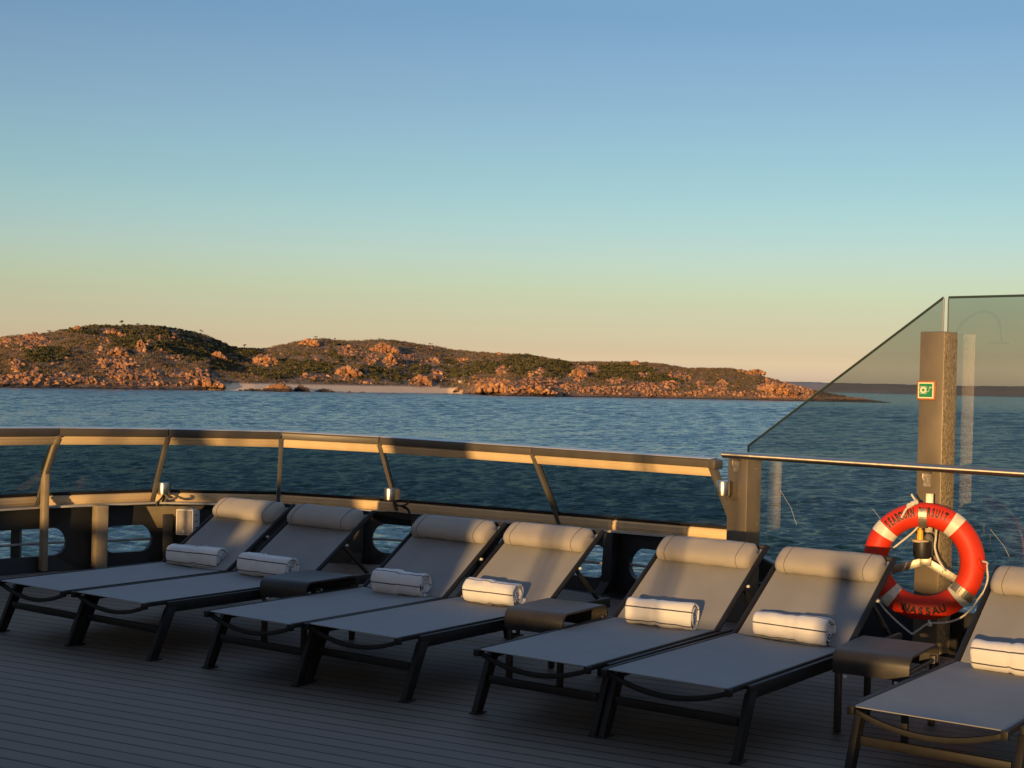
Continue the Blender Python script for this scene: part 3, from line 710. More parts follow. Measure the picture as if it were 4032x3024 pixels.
def deck_material():
    m = bpy.data.materials.new('composite deck planks'); m.use_nodes = True
    n, l = m.node_tree.nodes, m.node_tree.links; b = n['Principled BSDF']
    g = n.new('ShaderNodeNewGeometry'); mp = n.new('ShaderNodeMapping'); mp.vector_type = 'TEXTURE'
    mp.inputs['Rotation'].default_value = (0, 0, rad(-27)); l.new(g.outputs['Position'], mp.inputs[0])
    sp = n.new('ShaderNodeSeparateXYZ'); l.new(mp.outputs[0], sp.inputs[0])
    dv = n.new('ShaderNodeMath'); dv.operation = 'DIVIDE'; dv.inputs[1].default_value = 0.1135; l.new(sp.outputs['Y'], dv.inputs[0])
    fr = n.new('ShaderNodeMath'); fr.operation = 'FRACT'; l.new(dv.outputs[0], fr.inputs[0])
    fl = n.new('ShaderNodeMath'); fl.operation = 'FLOOR'; l.new(dv.outputs[0], fl.inputs[0])
    pg = n.new('ShaderNodeMath'); pg.operation = 'PINGPONG'; pg.inputs[1].default_value = 0.5; l.new(fr.outputs[0], pg.inputs[0])
    gap = n.new('ShaderNodeMapRange'); gap.inputs[1].default_value = 0.050; gap.inputs[2].default_value = 0.068; l.new(pg.outputs[0], gap.inputs[0])
    wn_ = n.new('ShaderNodeTexWhiteNoise'); wn_.noise_dimensions = '1D'; l.new(fl.outputs[0], wn_.inputs['W'])
    m2 = n.new('ShaderNodeMapping'); m2.inputs['Scale'].default_value = (2.5, 60, 1); l.new(mp.outputs[0], m2.inputs[0])
    nz = n.new('ShaderNodeTexNoise'); nz.inputs['Scale'].default_value = 1; nz.inputs['Detail'].default_value = 5; l.new(m2.outputs[0], nz.inputs['Vector'])
    n2 = n.new('ShaderNodeTexNoise'); n2.inputs['Scale'].default_value = 1.4; n2.inputs['Detail'].default_value = 5; l.new(g.outputs['Position'], n2.inputs['Vector'])
    ad = n.new('ShaderNodeMath'); ad.operation = 'MULTIPLY_ADD'; ad.inputs[1].default_value = .35; l.new(wn_.outputs[0], ad.inputs[0]); l.new(nz.outputs[0], ad.inputs[2])
    a2 = n.new('ShaderNodeMath'); a2.operation = 'MULTIPLY_ADD'; a2.inputs[1].default_value = .6; l.new(n2.outputs[0], a2.inputs[0]); l.new(ad.outputs[0], a2.inputs[2])
    r = n.new('ShaderNodeValToRGB'); r.color_ramp.elements[0].position = .5; r.color_ramp.elements[0].color = (.088, .066, .050, 1); r.color_ramp.elements[1].position = 1.3 / 1.3; r.color_ramp.elements[1].color = (.122, .092, .069, 1)
    l.new(a2.outputs[0], r.inputs[0])
    mx = n.new('ShaderNodeMix'); mx.data_type = 'RGBA'; l.new(gap.outputs[0], mx.inputs[0]); mx.inputs[6].default_value = (.003, .003, .003, 1); l.new(r.outputs[0], mx.inputs[7])
    l.new(mx.outputs[2], b.inputs['Base Color'])
    b.inputs['Roughness'].default_value = .62; b.inputs['Specular IOR Level'].default_value = .35
    hm = n.new('ShaderNodeMath'); hm.operation = 'MULTIPLY_ADD'; hm.inputs[1].default_value = .06; l.new(nz.outputs[0], hm.inputs[0]); l.new(gap.outputs[0], hm.inputs[2])
    bp = n.new('ShaderNodeBump'); bp.inputs['Distance'].default_value = .004; bp.inputs['Strength'].default_value = .8; l.new(hm.outputs[0], bp.inputs['Height']); l.new(bp.outputs[0], b.inputs['Normal'])
    return m
# deck outline follows the foot of the bulwark
edge_in = [(BASE[i] - NM[i] * .16) for i in range(len(BASE))]
G0 = F1 + HN * .21
edge_in[-1] = F1 + HN * .02 - HD * .1
deck_poly = [(-16, -14, 0), (-9, 3, 0)] + [tuple(p) for p in edge_in] + [tuple(F1 + HN * .02 + HD * 9), (12, -14, 0)]
mbk = MB(); mbk.prism([(p[0], p[1], -.06) for p in deck_poly], (0, 0, .06)); dk = mbk.build('deck', deck_material()); tag(dk, None, None, kind='structure')
# painted steel waterway between planks and bulwark
ww = MB()
outer = [Vector((-9.3, 3.1, 0))] + [BASE[i] + NM[i] * .03 for i in range(len(BASE))] + [F1 + HN * .5 + HD * .1, F1 + HN * .5 + HD * 9]
inner = [Vector((-8.9, 2.9, 0))] + [edge_in[i] - NM[i] * .02 for i in range(len(BASE))] + [F1 + HN * .0 + HD * .2, F1 + HN * .0 + HD * 9]
for a, b, c, d in zip(inner, inner[1:], outer[1:], outer):
    ww.prism([(a.x, a.y, -.05), (b.x, b.y, -.05), (c.x, c.y, -.05), (d.x, d.y, -.05)], (0, 0, .034))
tag(ww.build('waterway', M_waterway), None, None, kind='structure')

# --- bulwark with oval freeing ports
bul = thing('bulwark', 'dark grey steel bulwark with oval openings along the deck edge', 'bulwark', (0, 0, 0))
def stadium(s0, s1, z0, z1, n=40):
    r = (z1 - z0) / 2; pts = []
    for k in range(n):
        a = 2 * PI * k / n + PI / n; c, s_ = math.cos(a), math.sin(a)
        pts.append(((s1 - r if c > 0 else s0 + r) + r * c, (z0 + z1) / 2 + r * s_))
    return pts
ports = [(-1.1, -.15, .10, .33), (.52, 1.36, .11, .335), (1.66, 2.11, .105, .33), (3.30, 3.78, .10, .335), (4.07, 5.17, .085, .34), (5.37, 6.55, .09, .35), (6.75, 7.75, .115, .365)]
ends = [-1.2, .2, 1.5, 2.3, 3.9, 5.27, 6.65, 7.85]
def top_z(s):
    S_, acc = [0], 0
    for k in range(1, len(BASE) - 1): acc += (BASE[k + 1] - BASE[k]).length; S_.append(acc)
    return float(np.interp(s, S_, BZ[1:])) - .02
TH = .05
wl_mb = MB(); bm = wl_mb.bm
for (s0, s1, z0, z1), e0, e1 in zip(ports, ends, ends[1:]):
    hole = stadium(s0, s1, z0, z1, 48); n = len(hole); rings = []
    cx, cz = (s0 + s1) / 2, (z0 + z1) / 2
    outerp = []
    for (a, z) in hole:
        zt = top_z(a)
        dx, dz = a - cx, z - cz
        kx = ((e1 - cx) / dx if dx > 0 else (e0 - cx) / dx) if abs(dx) > 1e-6 else 9e9
        kz = ((zt - cz) / dz if dz > 0 else (-.05 - cz) / dz) if abs(dz) > 1e-6 else 9e9
        k = min(kx, kz); outerp.append((cx + dx * k, cz + dz * k))
    for ex in (e0, e1):
        for zz in (-.05, None):
            zz = top_z(ex) if zz is None else zz
            k = min(range(n), key=lambda q: ((outerp[q][0] - ex) * 1.0) ** 2 + (outerp[q][1] - zz) ** 2); outerp[k] = (ex, zz)
    for off in (0, TH):
        for ring in (hole, outerp):
            vs = []
            for a, z in ring:
                p, nn, d = base_at(a); q = p + nn * (off + .10 * max(0, z)); vs.append(bm.verts.new((q.x, q.y, z)))
            rings.append(vs)
    hi, oi, ho, oo = rings
    for k in range(n):
        j = (k + 1) % n
        bm.faces.new((hi[k], hi[j], oi[j], oi[k])); bm.faces.new((ho[k], oo[k], oo[j], ho[j])); bm.faces.new((hi[k], ho[k], ho[j], hi[j]))
wl_mb.build('wall', M_bulwark, bul)
for (s0, s1, z0, z1) in ports:
    zc = (z0 + z1) / 2 - .012
    pts = []
    for k in range(9):
        p, nn, d = base_at(s0 - .02 + (s1 - s0 + .04) * k / 8); q = p + nn * (TH * .5 + .1 * zc); pts.append((q.x, q.y, zc))
    MB().tube(pts, .011, 10).build('guard_bar', M_bar, bul, smooth=True)
def frame_plate(s, w=.085, foot=.10, depth=.13):
    p, nn, d = base_at(s); zt = top_z(s) - .005; mb = MB()
    # web perpendicular to the wall and an inboard flange
    web = [p - nn * (depth + foot) + Vector((0, 0, 0)), p + nn * .01, p + nn * (.05) + Vector((0, 0, zt)), p - nn * (depth * .8) + Vector((0, 0, zt)), p - nn * depth + Vector((0, 0, .10))]
    mb.prism([q - d * .006 for q in web], d * .012)
    for a, b in ((web[3], web[4]), (web[4], web[0])):
        mb.prism([a - d * w / 2, b - d * w / 2, b + d * w / 2, a + d * w / 2], -nn * .012)
    mb.build('frame_rib', M_strut if s < 2 else M_bulwark, bul, bevel=.002)
for s in (-.6, 2.2, 3.97, 4.61, 5.27, 5.9, 6.65, 7.3): frame_plate(s)
# box stanchion between the two left ports
p, nn, d = base_at(1.60)
MB().box(p - nn * .09 + Vector((0, 0, .262)), (.10, .115, .524), Matrix((d, nn, (0, 0, 1))).transposed()).build('box_rib', M_rib, bul, bevel=.006)
# sloping gusset plates at the tight corner
def gusset(s, w0, w1, z1):
    p, nn, d = base_at(s); zt = top_z(s)
    a = [p - d * w0 / 2 - nn * .20 + Vector((0, 0, zt - .01)), p + d * w0 / 2 - nn * .20 + Vector((0, 0, zt - .01)), p + d * w1 / 2 + nn * .02 + Vector((0, 0, z1)), p - d * w1 / 2 + nn * .02 + Vector((0, 0, z1))]
    MB().prism(a, nn * .02).build('gusset', M_rib, bul, bevel=.003)
gusset(2.25, .50, .20, .30)
# the bulwark end that slopes down beside the wind screen
p, nn, d = base_at(7.80)
MB().prism([p + nn * .0, p + d * .55, p + d * .55 + Vector((0, 0, .26)), p + nn * .0 + Vector((0, 0, .47))], nn * .05).build('sloping_end', M_bulwark, bul, bevel=.003)
MB().prism([p - nn * .01 + Vector((0, 0, .472)), p + d * .552 - nn * .01 + Vector((0, 0, .262)), p + d * .552 - nn * .01 + Vector((0, 0, .277)), p - nn * .01 + Vector((0, 0, .487))], nn * .07).build('end_cap', M_cap, bul)

# --- leaning glass rail
rail = thing('glass_rail', 'low inward-leaning glass rail with pale trim around the deck edge', 'railing', (0, 0, 0))
def sweep(name, prof, P, N, i, m, gap=.004, bevel=.003):
    """prof: (outward, up) points; P nodes, N miter normals; one segment i..i+1"""
    d = (P[i + 1] - P[i]).normalized() * gap
    secs = []
    for k, sg in ((i, 1), (i + 1, -1)):
        secs.append([P[k] + N[k] * o + Vector((0, 0, z)) + d * sg for o, z in prof])
    mb = MB(); mb.loft(secs); return mb.build(name, m, rail, bevel=bevel)
LEAN = []
for i in range(len(T)): LEAN.append((BOT[i] - T[i]))
def on_lean(i, f, perp=0.0):
    """point a fraction f of the way from top node to bottom node, shifted by perp along the panel normal (inboard down = +)"""
    L = LEAN[i]; nrm = Vector((NM[i].x, NM[i].y, 0)).normalized()
    up = -L.normalized(); pn = (Vector((nrm.x, nrm.y, 0)) * up.z - Vector((0, 0, 1)) * up.dot(nrm)).normalized()   # outward-up normal
    return T[i] + L * f - pn * perp
for i in range(len(T) - 1):
    sweep('top_rail', [(-.002, -.064), (-.004, -.012), (.004, -.002), (.085, .006), (.095, 0), (.095, -.055), (.02, -.064)], T, NM, i, M_fascia)
    sweep('rail_cap', [(-.002, -.001), (.002, .004), (.086, .012), (.09, .008)], T, NM, i, M_cap, bevel=0)
    def panel(name, f0, f1, p0, p1, m, g=.012, bevel=.002):
        secs = []
        for k, sg in ((i, 1), (i + 1, -1)):
            d = (T[i + 1] - T[i]).normalized() * g * sg
            secs.append([on_lean(k, f0, p0) + d, on_lean(k, f1, p0) + d, on_lean(k, f1, p1) + d, on_lean(k, f0, p1) + d])
        mb = MB(); mb.loft(secs); return mb.build(name, m, rail, bevel=bevel)
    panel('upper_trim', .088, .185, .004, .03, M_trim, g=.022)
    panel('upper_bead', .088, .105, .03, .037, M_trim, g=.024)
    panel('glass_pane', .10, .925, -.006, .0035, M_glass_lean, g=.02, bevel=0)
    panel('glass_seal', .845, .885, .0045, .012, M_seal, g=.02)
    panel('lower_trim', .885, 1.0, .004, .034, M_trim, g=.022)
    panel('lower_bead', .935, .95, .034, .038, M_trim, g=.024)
    sweep('kerb', [(-.13, -.028), (-.13, -.012), (.03, -.008), (.03, -.028)], BOT, NM, i, M_cap, gap=0, bevel=.002)
for i in range(len(T)):
    a, b = on_lean(i, .06, .012), on_lean(i, 1.02, .012)
    side = Vector((NM[i].y, -NM[i].x, 0)).normalized()
    MB().bar(a, b, .034 if i != len(T) - 1 else .05, .05, up=NM[i]).build('strut', M_strut, rail, bevel=.004)
    if i == len(T) - 1:
        MB().bar(T[i] + NM[i] * .02 + Vector((0, 0, -.035)) + side * 0, T[i] + NM[i] * .02 + Vector((0, 0, -.035)) + side * .055, .11, .066).build('end_cap', M_fascia, rail, bevel=.008)
# knee stanchion on the left
i = 2
n_ = NM[i].normalized()
k0 = T[i] + n_ * .245; k0.z = 0
knee = [k0, Vector((k0.x, k0.y, .83)), T[i] + n_ * .03 + Vector((0, 0, -.065))]
side = Vector((n_.y, -n_.x, 0))
wd = .037
prof = [knee[0] - n_ * wd, knee[1] - n_ * wd - Vector((0, 0, .02)), knee[2] - n_ * .035, knee[2] + n_ * .035, knee[1] + n_ * wd + Vector((0, 0, .03)), knee[0] + n_ * wd]
MB().prism([q - side * .023 for q in prof], side * .046).build('knee_post', M_rib, rail, bevel=.004)
p_ = BOT[2] - NM[2] * .02
MB().box((p_.x - .12, p_.y - .12, .25), (.07, .07, .50)).build('stub_post', M_bulwark, rail, bevel=.004)

# --- tall wind screen, posts and handrail
ws = thing('wind_screen', 'tall grey-green glass wind screen with steel posts and round handrail', 'wind screen', (0, 0, 0))
RPOST = Matrix((HD, HN, (0, 0, 1))).transposed()
G = F1 + HN * .21
def gp(t, z, o=0.0): q = G + HD * t + HN * o; return (q.x, q.y, z)
def pane(poly): return MB().prism([gp(t, z) for t, z in poly], HN * .012).build('glass_pane', M_glass_tall, ws)
pane([(-.067, .31), (1.418, .31), (1.418, 2.252), (-.067, 1.229)])
pane([(1.452, .31), (3.9, .31), (3.9, 2.252), (1.452, 2.252)])
for t in (1.4185, 1.4475): MB().prism([gp(t, .31), gp(t + .004, .31), gp(t + .004, 2.248), gp(t, 2.248)], HN * .012).build('joint_strip', M_cap, ws)
for poly in ([(-.067, 1.229), (1.418, 2.252)], [(1.452, 2.252), (3.9, 2.252)], [(-.067, .31), (-.067, 1.229)]):
    MB().bar(gp(*poly[0], .006), gp(*poly[1], .006), .015, .006, up=HN).build('pane_edge', M_edge, ws)
def post(Fp, top):
    c = Fp + HN * .085
    o = MB().box((c.x, c.y, top / 2), (.17, .17, top), RPOST).build('post', [M_post, M_glint_side], ws, bevel=.008)
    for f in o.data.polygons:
        if f.normal.dot(HD) > .9 and top > 1.5: f.material_index = 1      # golden glint on this side face is put into its colour
    q = Fp - HD * .01
    pl = MB().box((q.x - HN.x * .003, q.y - HN.y * .003, 1.095), (.045, .006, .085), RPOST)
    a = q - HN * .012
    pl.tube([(a.x - HD.x * .022, a.y - HD.y * .022, 1.145), (a.x - HD.x * .024, a.y - HD.y * .024, 1.105), (a.x - HD.x * .012, a.y - HD.y * .012, 1.088), (a.x + HD.x * .004, a.y + HD.y * .004, 1.092)], .006, 8)
    pl.build('latch_plate', M_latch, o)
    return o
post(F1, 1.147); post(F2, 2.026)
R0 = F1 - HN * .04 - HD * .101
RZ = (HD * 4.2 + Vector((0, 0, .01))).normalized()
hr = MB().tube([(0, 0, 0), (0, 0, .01), (0, 0, 4.2)], [.020, .0245, .0245], 28).build('handrail', M_rail, ws, smooth=True)
hr.location = (R0.x, R0.y, 1.17); hr.rotation_euler = RZ.to_track_quat('Z', 'Y').to_euler()
for Fp in (F1, F2):
    MB().bar(Fp - HN * .04 + Vector((0, 0, 1.14)), Fp + HN * .01 + Vector((0, 0, 1.14)), .05, .012).build('rail_bracket', M_strut, ws)
# low coaming under the screen
cm = MB(); c0 = G + HN * .0 + HD * .0
cm.prism([(c0.x, c0.y, -.05), (c0.x + HD.x * 4, c0.y + HD.y * 4, -.05), (c0.x + HD.x * 4, c0.y + HD.y * 4, .262), (c0.x, c0.y, .262)], HN * .06)
cm.build('coaming', M_bulwark, ws, bevel=.004)
# faint scratches on the outer glass
for t0, z0, t1, z1 in ((.22, .93, .36, .70), (.95, .86, 1.03, .74), (1.78, .80, 1.93, .60)):
    MB().tube([gp(t0, z0, -.002), gp((t0 + t1) / 2 + .02, (z0 + z1) / 2, -.002), gp(t1, z1, -.002)], .0012, 5).build('scratch', M_cap, ws)

# ------------------------------------------------------------------ fixtures
def deck_light(c, back, label, cable, seed=0):
    """cup-shaped steel deck light; c is its centre, back the direction to its mount"""
    o = thing('deck_light', label, 'light', c, 0, 'steel deck lights on the rail')
    MB().lathe([(0, -.052), (.04, -.052), (.047, -.050), (.0485, -.04), (.0485, .046), (.046, .052), (.030, .053), (0, .050)], 36).build('housing', M_steel, o, bevel=0, smooth=True)
    b = Vector(back).normalized(); x = b.cross(Vector((0, 0, 1)))
    MB().box(b * .058, (.06, .05, .095), Matrix((x, b, (0, 0, 1))).transposed()).build('mount_block', M_strut, o, bevel=.004)
    MB().tube([Vector(p) for p in cable], .0085, 10).build('cable', M_cable if seed != 3 else M_post, o, smooth=True)
    return o
def arc(pts, n=8):
    """smooth Catmull-Rom through points"""
    P = [Vector(p) for p in pts]; P = [P[0]] + P + [P[-1]]; R = []
    for i in range(1, len(P) - 2):
        for k in range(n):
            t = k / n; a, b, c, d = P[i - 1], P[i], P[i + 1], P[i + 2]
            R.append(.5 * ((2 * b) + (c - a) * t + (2 * a - 5 * b + 4 * c - d) * t * t + (3 * b - a - 3 * c + d) * t ** 3))
    R.append(P[-2]); return R
l1 = deck_light((-2.975, 12.31, .645), (.2, 1, 0), 'sunlit steel deck light left of the loudspeaker', arc([(0, .03, -.05), (-.02, .0, -.09), (-.05, -.02, -.13), (-.03, -.01, -.17), (.03, .02, -.15), (.10, .05, -.16), (.2, .08, -.165)]))
MB().tube(arc([(.02, -.01, -.05), (.06, -.03, -.085), (.115, -.03, -.075), (.12, -.03, -.05)]), .012, 10).build('hook', M_strut, l1, smooth=True)
MB().box((.0, .06, -.10), (.05, .04, .07)).build('clamp', M_black, l1, bevel=.006)
l2 = deck_light((-1.02, 12.20, .655), (.8, .5, 0), 'steel deck light half in shadow at the middle of the glass rail', arc([(.03, .02, -.05), (.05, .02, -.085), (.10, .03, -.10), (.15, .05, -.08), (.16, .06, -.06)]))
MB().tube(arc([(.10, .04, -.10), (.15, .08, -.13), (.17, .08, -.17)]), .012, 10).build('hook', M_black, l2, smooth=True)
c3 = F1 - HN * .075 - HD * .065
deck_light((c3.x, c3.y, .935), HN, 'bright steel deck light fixed to the short post', arc([(HD.x * .02, HD.y * .02, -.05), (.06, .0, -.075), (.12, .02, -.065), (.165, .03, -.055), (.19, .035, -.08), (.19, .035, -.13), (.185, .035, -.17), (.18, .035, -.28)]), seed=3)

spk = thing('loudspeaker', 'small white loudspeaker on a stand below the glass rail', 'loudspeaker', (-2.753, 12.28, .26), rad(-9))
MB().prism([(-.077, -.075, 0), (.077, -.075, 0), (.070, .10, 0), (-.070, .10, 0)], (0, 0, .22)).build('cabinet', M_speaker, spk, bevel=.006)
MB().box((0, -.077, .11), (.132, .006, .20)).build('grille', M_grille, spk, bevel=.002)
MB().box((-.003, -.082, .03), (.016, .004, .03)).build('badge', M_speaker, spk)
for k in range(3): MB().box((.0735, .0, .06 + k * .055), (.006, .08, .006), Matrix.Rotation(rad(2.3), 3, 'Z')).build('vent_slot', M_black, spk)
MB().box((.01, .03, .225), (.05, .04, .012)).build('top_bracket', M_trim, spk, bevel=.003)
MB().tube([(0.01, .03, 0), (.01, .03, -.26)], .016, 10).build('stand', M_post, spk, smooth=True)

# ------------------------------------------------------------------ sun loungers
SEAT, LH, BL, BA = .327, 1.30, .715, rad(33.5)
HW = .315
def make_lounger():
    o = thing('sun_lounger', None, 'sun lounger')
    # seat cloth
    mb = MB(); nx, ny = 10, 22; g = []
    for j in range(ny + 1):
        row = []
        for i_ in range(nx + 1):
            u = i_ / nx * 2 - 1; v = j / ny
            y = v * LH + (0.012 * (1 - u * u) if j == 0 else 0)
            z = SEAT - .013 * (1 - u ** 2) * math.sin(min(1, v * 4 + .15) * PI / 2)
            row.append((u * HW, y, z))
        g.append(row)
    R = [[mb.bm.verts.new(p) for p in r] for r in g]
    for j in range(ny):
        for i_ in range(nx): mb.bm.faces.new((R[j][i_], R[j][i_ + 1], R[j + 1][i_ + 1], R[j + 1][i_]))
    geom = bmesh.ops.extrude_face_region(mb.bm, geom=mb.bm.faces[:])
    for v in geom['geom']:
        if isinstance(v, bmesh.types.BMVert): v.co.z -= .004
    mb.build('seat_sling', M_sling, o, smooth=True)
    def bk(x, l, h):   # point on the back: l along, h off the surface
        return (x, LH + .012 + l * math.cos(BA) - h * math.sin(BA), SEAT + l * math.sin(BA) + h * math.cos(BA))
    mb = MB(); secs = []
    for j in range(13):
        l = BL * .985 * j / 12; secs.append([bk(u * (HW - .012), l, -.010 * (1 - u * u)) for u in np.linspace(-1, 1, 9)] + [bk(u * (HW - .012), l, -.010 * (1 - u * u) - .004) for u in np.linspace(1, -1, 9)])
    mb.loft(secs); mb.build('back_sling', M_sling, o, smooth=True)
    # side tubes the seat cloth is stretched on, with corner blocks
    for sx in (-1, 1):
        mb = MB(); mb.bar((sx * (HW + .007), -.004, SEAT - .008), (sx * (HW + .007), LH + .02, SEAT - .008), .016, .026)
        mb.box((sx * (HW + .003), -.006, SEAT - .016), (.03, .03, .036)); mb.build('seat_tube', M_frame, o, bevel=.004)
        mb = MB(); mb.bar((sx * (HW + .029), .135, .292), (sx * (HW + .029), 1.98, .292), .024, .062); mb.build('side_beam', M_frame, o, bevel=.003)
        for y0, y1 in ((.165, .035), (1.86, 1.97)):
            mb = MB()
            q = [(sx * (HW + .012), y0 - .035, .29), (sx * (HW + .012), y0 + .035, .29), (sx * (HW + .012), y1 + .03, .0), (sx * (HW + .012), y1 - .03, .0)]
            mb.prism(q, (sx * .032, 0, 0)); mb.box((sx * (HW + .03), y1 + .012, .004), (.05, .085, .008)); mb.build('leg', M_frame, o, bevel=.003)
        mb = MB(); mb.tube([bk(sx * (HW + .006), -.01, -.002), bk(sx * (HW + .006), BL + .02, -.002)], .015, 12); mb.build('back_tube', M_frame, o, smooth=True)
        a = bk(sx * (HW - .02), .40, -.02)
        mb = MB(); mb.bar(a, (sx * (HW - .0), LH + .60, .315), .012, .026, up=(0, 1, 0)); mb.build('brace', M_frame, o, bevel=.002)
        mb = MB(); mb.tube([(a[0] - sx * .0, a[1], a[2]), (a[0] + sx * .05, a[1], a[2])], .008, 10); mb.build('bolt', M_white_plug, o)
    MB().bar(bk(-HW, BL + .012, -.002), bk(HW, BL + .012, -.002), .024, .024).build('back_crossbar', M_frame, o, bevel=.005)
    for y in (.098, 1.925): MB().bar((-HW, y, .165), (HW, y, .165), .020, .040).build('stretcher', M_frame, o, bevel=.003)
    pts = [(u * (HW - .005), .012, SEAT - .022 - .062 * (1 - u * u)) for u in np.linspace(-1, 1, 15)]
    secs = []
    for i_, p in enumerate(pts): secs.append([(p[0], p[1] - .008, p[2] - .012), (p[0], p[1] + .008, p[2] - .012), (p[0], p[1] + .008, p[2] + .012), (p[0], p[1] - .008, p[2] + .012)])
    MB().loft(secs).build('front_bow', M_frame, o, bevel=.002)
    # head bolster
    mb = MB(); secs = []
    PW = .302; xs = list(np.concatenate([np.linspace(-1, -.9, 6), np.linspace(-.82, .82, 16), np.linspace(.9, 1, 6)]))
    n = 28
    for x in xs:
        e = 1 - max(0, (abs(x) - .86) / .14) ** 2.6 * .30
        sec = []
        for k in range(n):
            a = 2 * PI * k / n
            c, s_ = math.cos(a), math.sin(a)
            L_ = .092 * math.copysign(abs(c) ** .75, c); H_ = .044 + .050 * math.copysign(abs(s_) ** .8, s_)
            if H_ < .012: H_ = .012
            w = .0035 * noise.noise(Vector((x * 4, a * 1.3, 2.0))) + .0015 * noise.noise(Vector((x * 14, a * 3, 5.0)))
            sec.append(bk(x * PW, .600 + (L_ + w) * e, .0 + (H_ - .012 + w) * e))
        secs.append(sec)
    mb.loft(secs); cu = mb.build('head_cushion', M_pillow, o, smooth=True)
    for x in (-.76, .76):
        pts = []
        for k in range(40):
            a = 2 * PI * k / 40; c, s_ = math.cos(a), math.sin(a)
            L_ = .0935 * math.copysign(abs(c) ** .75, c); H_ = .044 + .0515 * math.copysign(abs(s_) ** .8, s_)
            if H_ < .012: H_ = .012
            pts.append(bk(x * PW + .004 * math.sin(2 * a), .600 + L_, H_ - .012))
        mb = MB(); mb.tube(pts, .0016, 6, closed=True); mb.build('seam', M_pipe, cu)
    return o
lg0 = make_lounger()
LOUNGE = [((-2.897, 8.710), 35.6, 'leftmost sun lounger, beside the loudspeaker, cushion lit on its left half'),
          ((-2.314, 8.339), 36.0, 'sun lounger left of the first side table, cushion wholly in shade'),
          ((-1.398, 7.772), 35.4, 'sun lounger right of the first side table, only its right edge sunlit'),
          ((-0.801, 7.456), 35.7, 'sun lounger left of the middle side table with two thin shadow lines'),
          ((0.128, 6.847), 34.9, 'sun lounger right of the middle side table, in front of the short post'),
          ((0.726, 6.436), 35.8, 'sun lounger directly left of the orange lifebuoy'),
          ((1.714, 5.794), 36.0, 'sun lounger cut off by the right edge, right of the lifebuoy')]
for k, ((x, y), az, lab) in enumerate(LOUNGE):
    o = lg0 if k == 0 else copy_tree(lg0)
    o.location = (x, y, 0); o.rotation_euler = (0, 0, -rad(az)); tag(o, lab, 'sun lounger', 'sun loungers in a row along the deck edge')

# ------------------------------------------------------------------ side tables
def make_table():
    o = thing('side_table', None, 'side table')
    w, d, h, r = .37, .50, .405, .055
    prof = []
    drop = .115
    for k in range(9):
        a = PI - PI / 2 * k / 8; prof.append((-d / 2 + r + r * math.cos(a), h - r + r * math.sin(a)))
    for k in range(9):
        a = PI / 2 - PI / 2 * k / 8; prof.append((d / 2 - r + r * math.cos(a), h - r + r * math.sin(a)))
    prof = [(-d / 2, h - drop)] + prof + [(d / 2, h - drop)]
    th = .012
    inner = []
    for i_, (y, z) in enumerate(prof):
        inner.append((y * (1 - 2 * th / d), z - (th if abs(y) < d / 2 - .001 else 0)))
    secs = []
    for x in (-w / 2, w / 2): secs.append([(x, y, z) for y, z in prof] + [(x, y, z) for y, z in inner[::-1]])
    MB().loft(secs).build('top', M_table, o, bevel=.003, smooth=True)
    for sx in (-1, 1):
        for sy in (-1, 1):
            MB().box((sx * (w / 2 - .022), sy * (d / 2 - .027), (h - .06) / 2), (.032, .030, h - .06)).build('leg', M_table, o, bevel=.005)
            MB().box((sx * (w / 2 - .062), sy * (d / 2 - .008), h - .128), (.018, .016, .014)).build('stack_bumper', M_white_plug, o, bevel=.003)
        MB().tube([(sx * (w / 2 - .02), -d / 2 + .03, h - .085), (sx * (w / 2 - .02), d / 2 - .03, h - .085)], .011, 10).build('side_rod', M_table, o, smooth=True)
    return o
tb0 = make_table()
for k, (x, y, az, lab) in enumerate([(-1.226, 8.90, 34, 'side table furthest left, in shade between the second and third loungers'),
                                     (.283, 7.965, 33, 'middle side table, between the fourth and fifth loungers'),
                                     (1.862, 6.98, 32, 'side table nearest the lifebuoy, its right end catching the sun')]):
    o = tb0 if k == 0 else copy_tree(tb0)
    o.location = (x, y, 0); o.rotation_euler = (0, 0, -rad(az)); tag(o, lab, 'side table', 'side tables between the loungers')

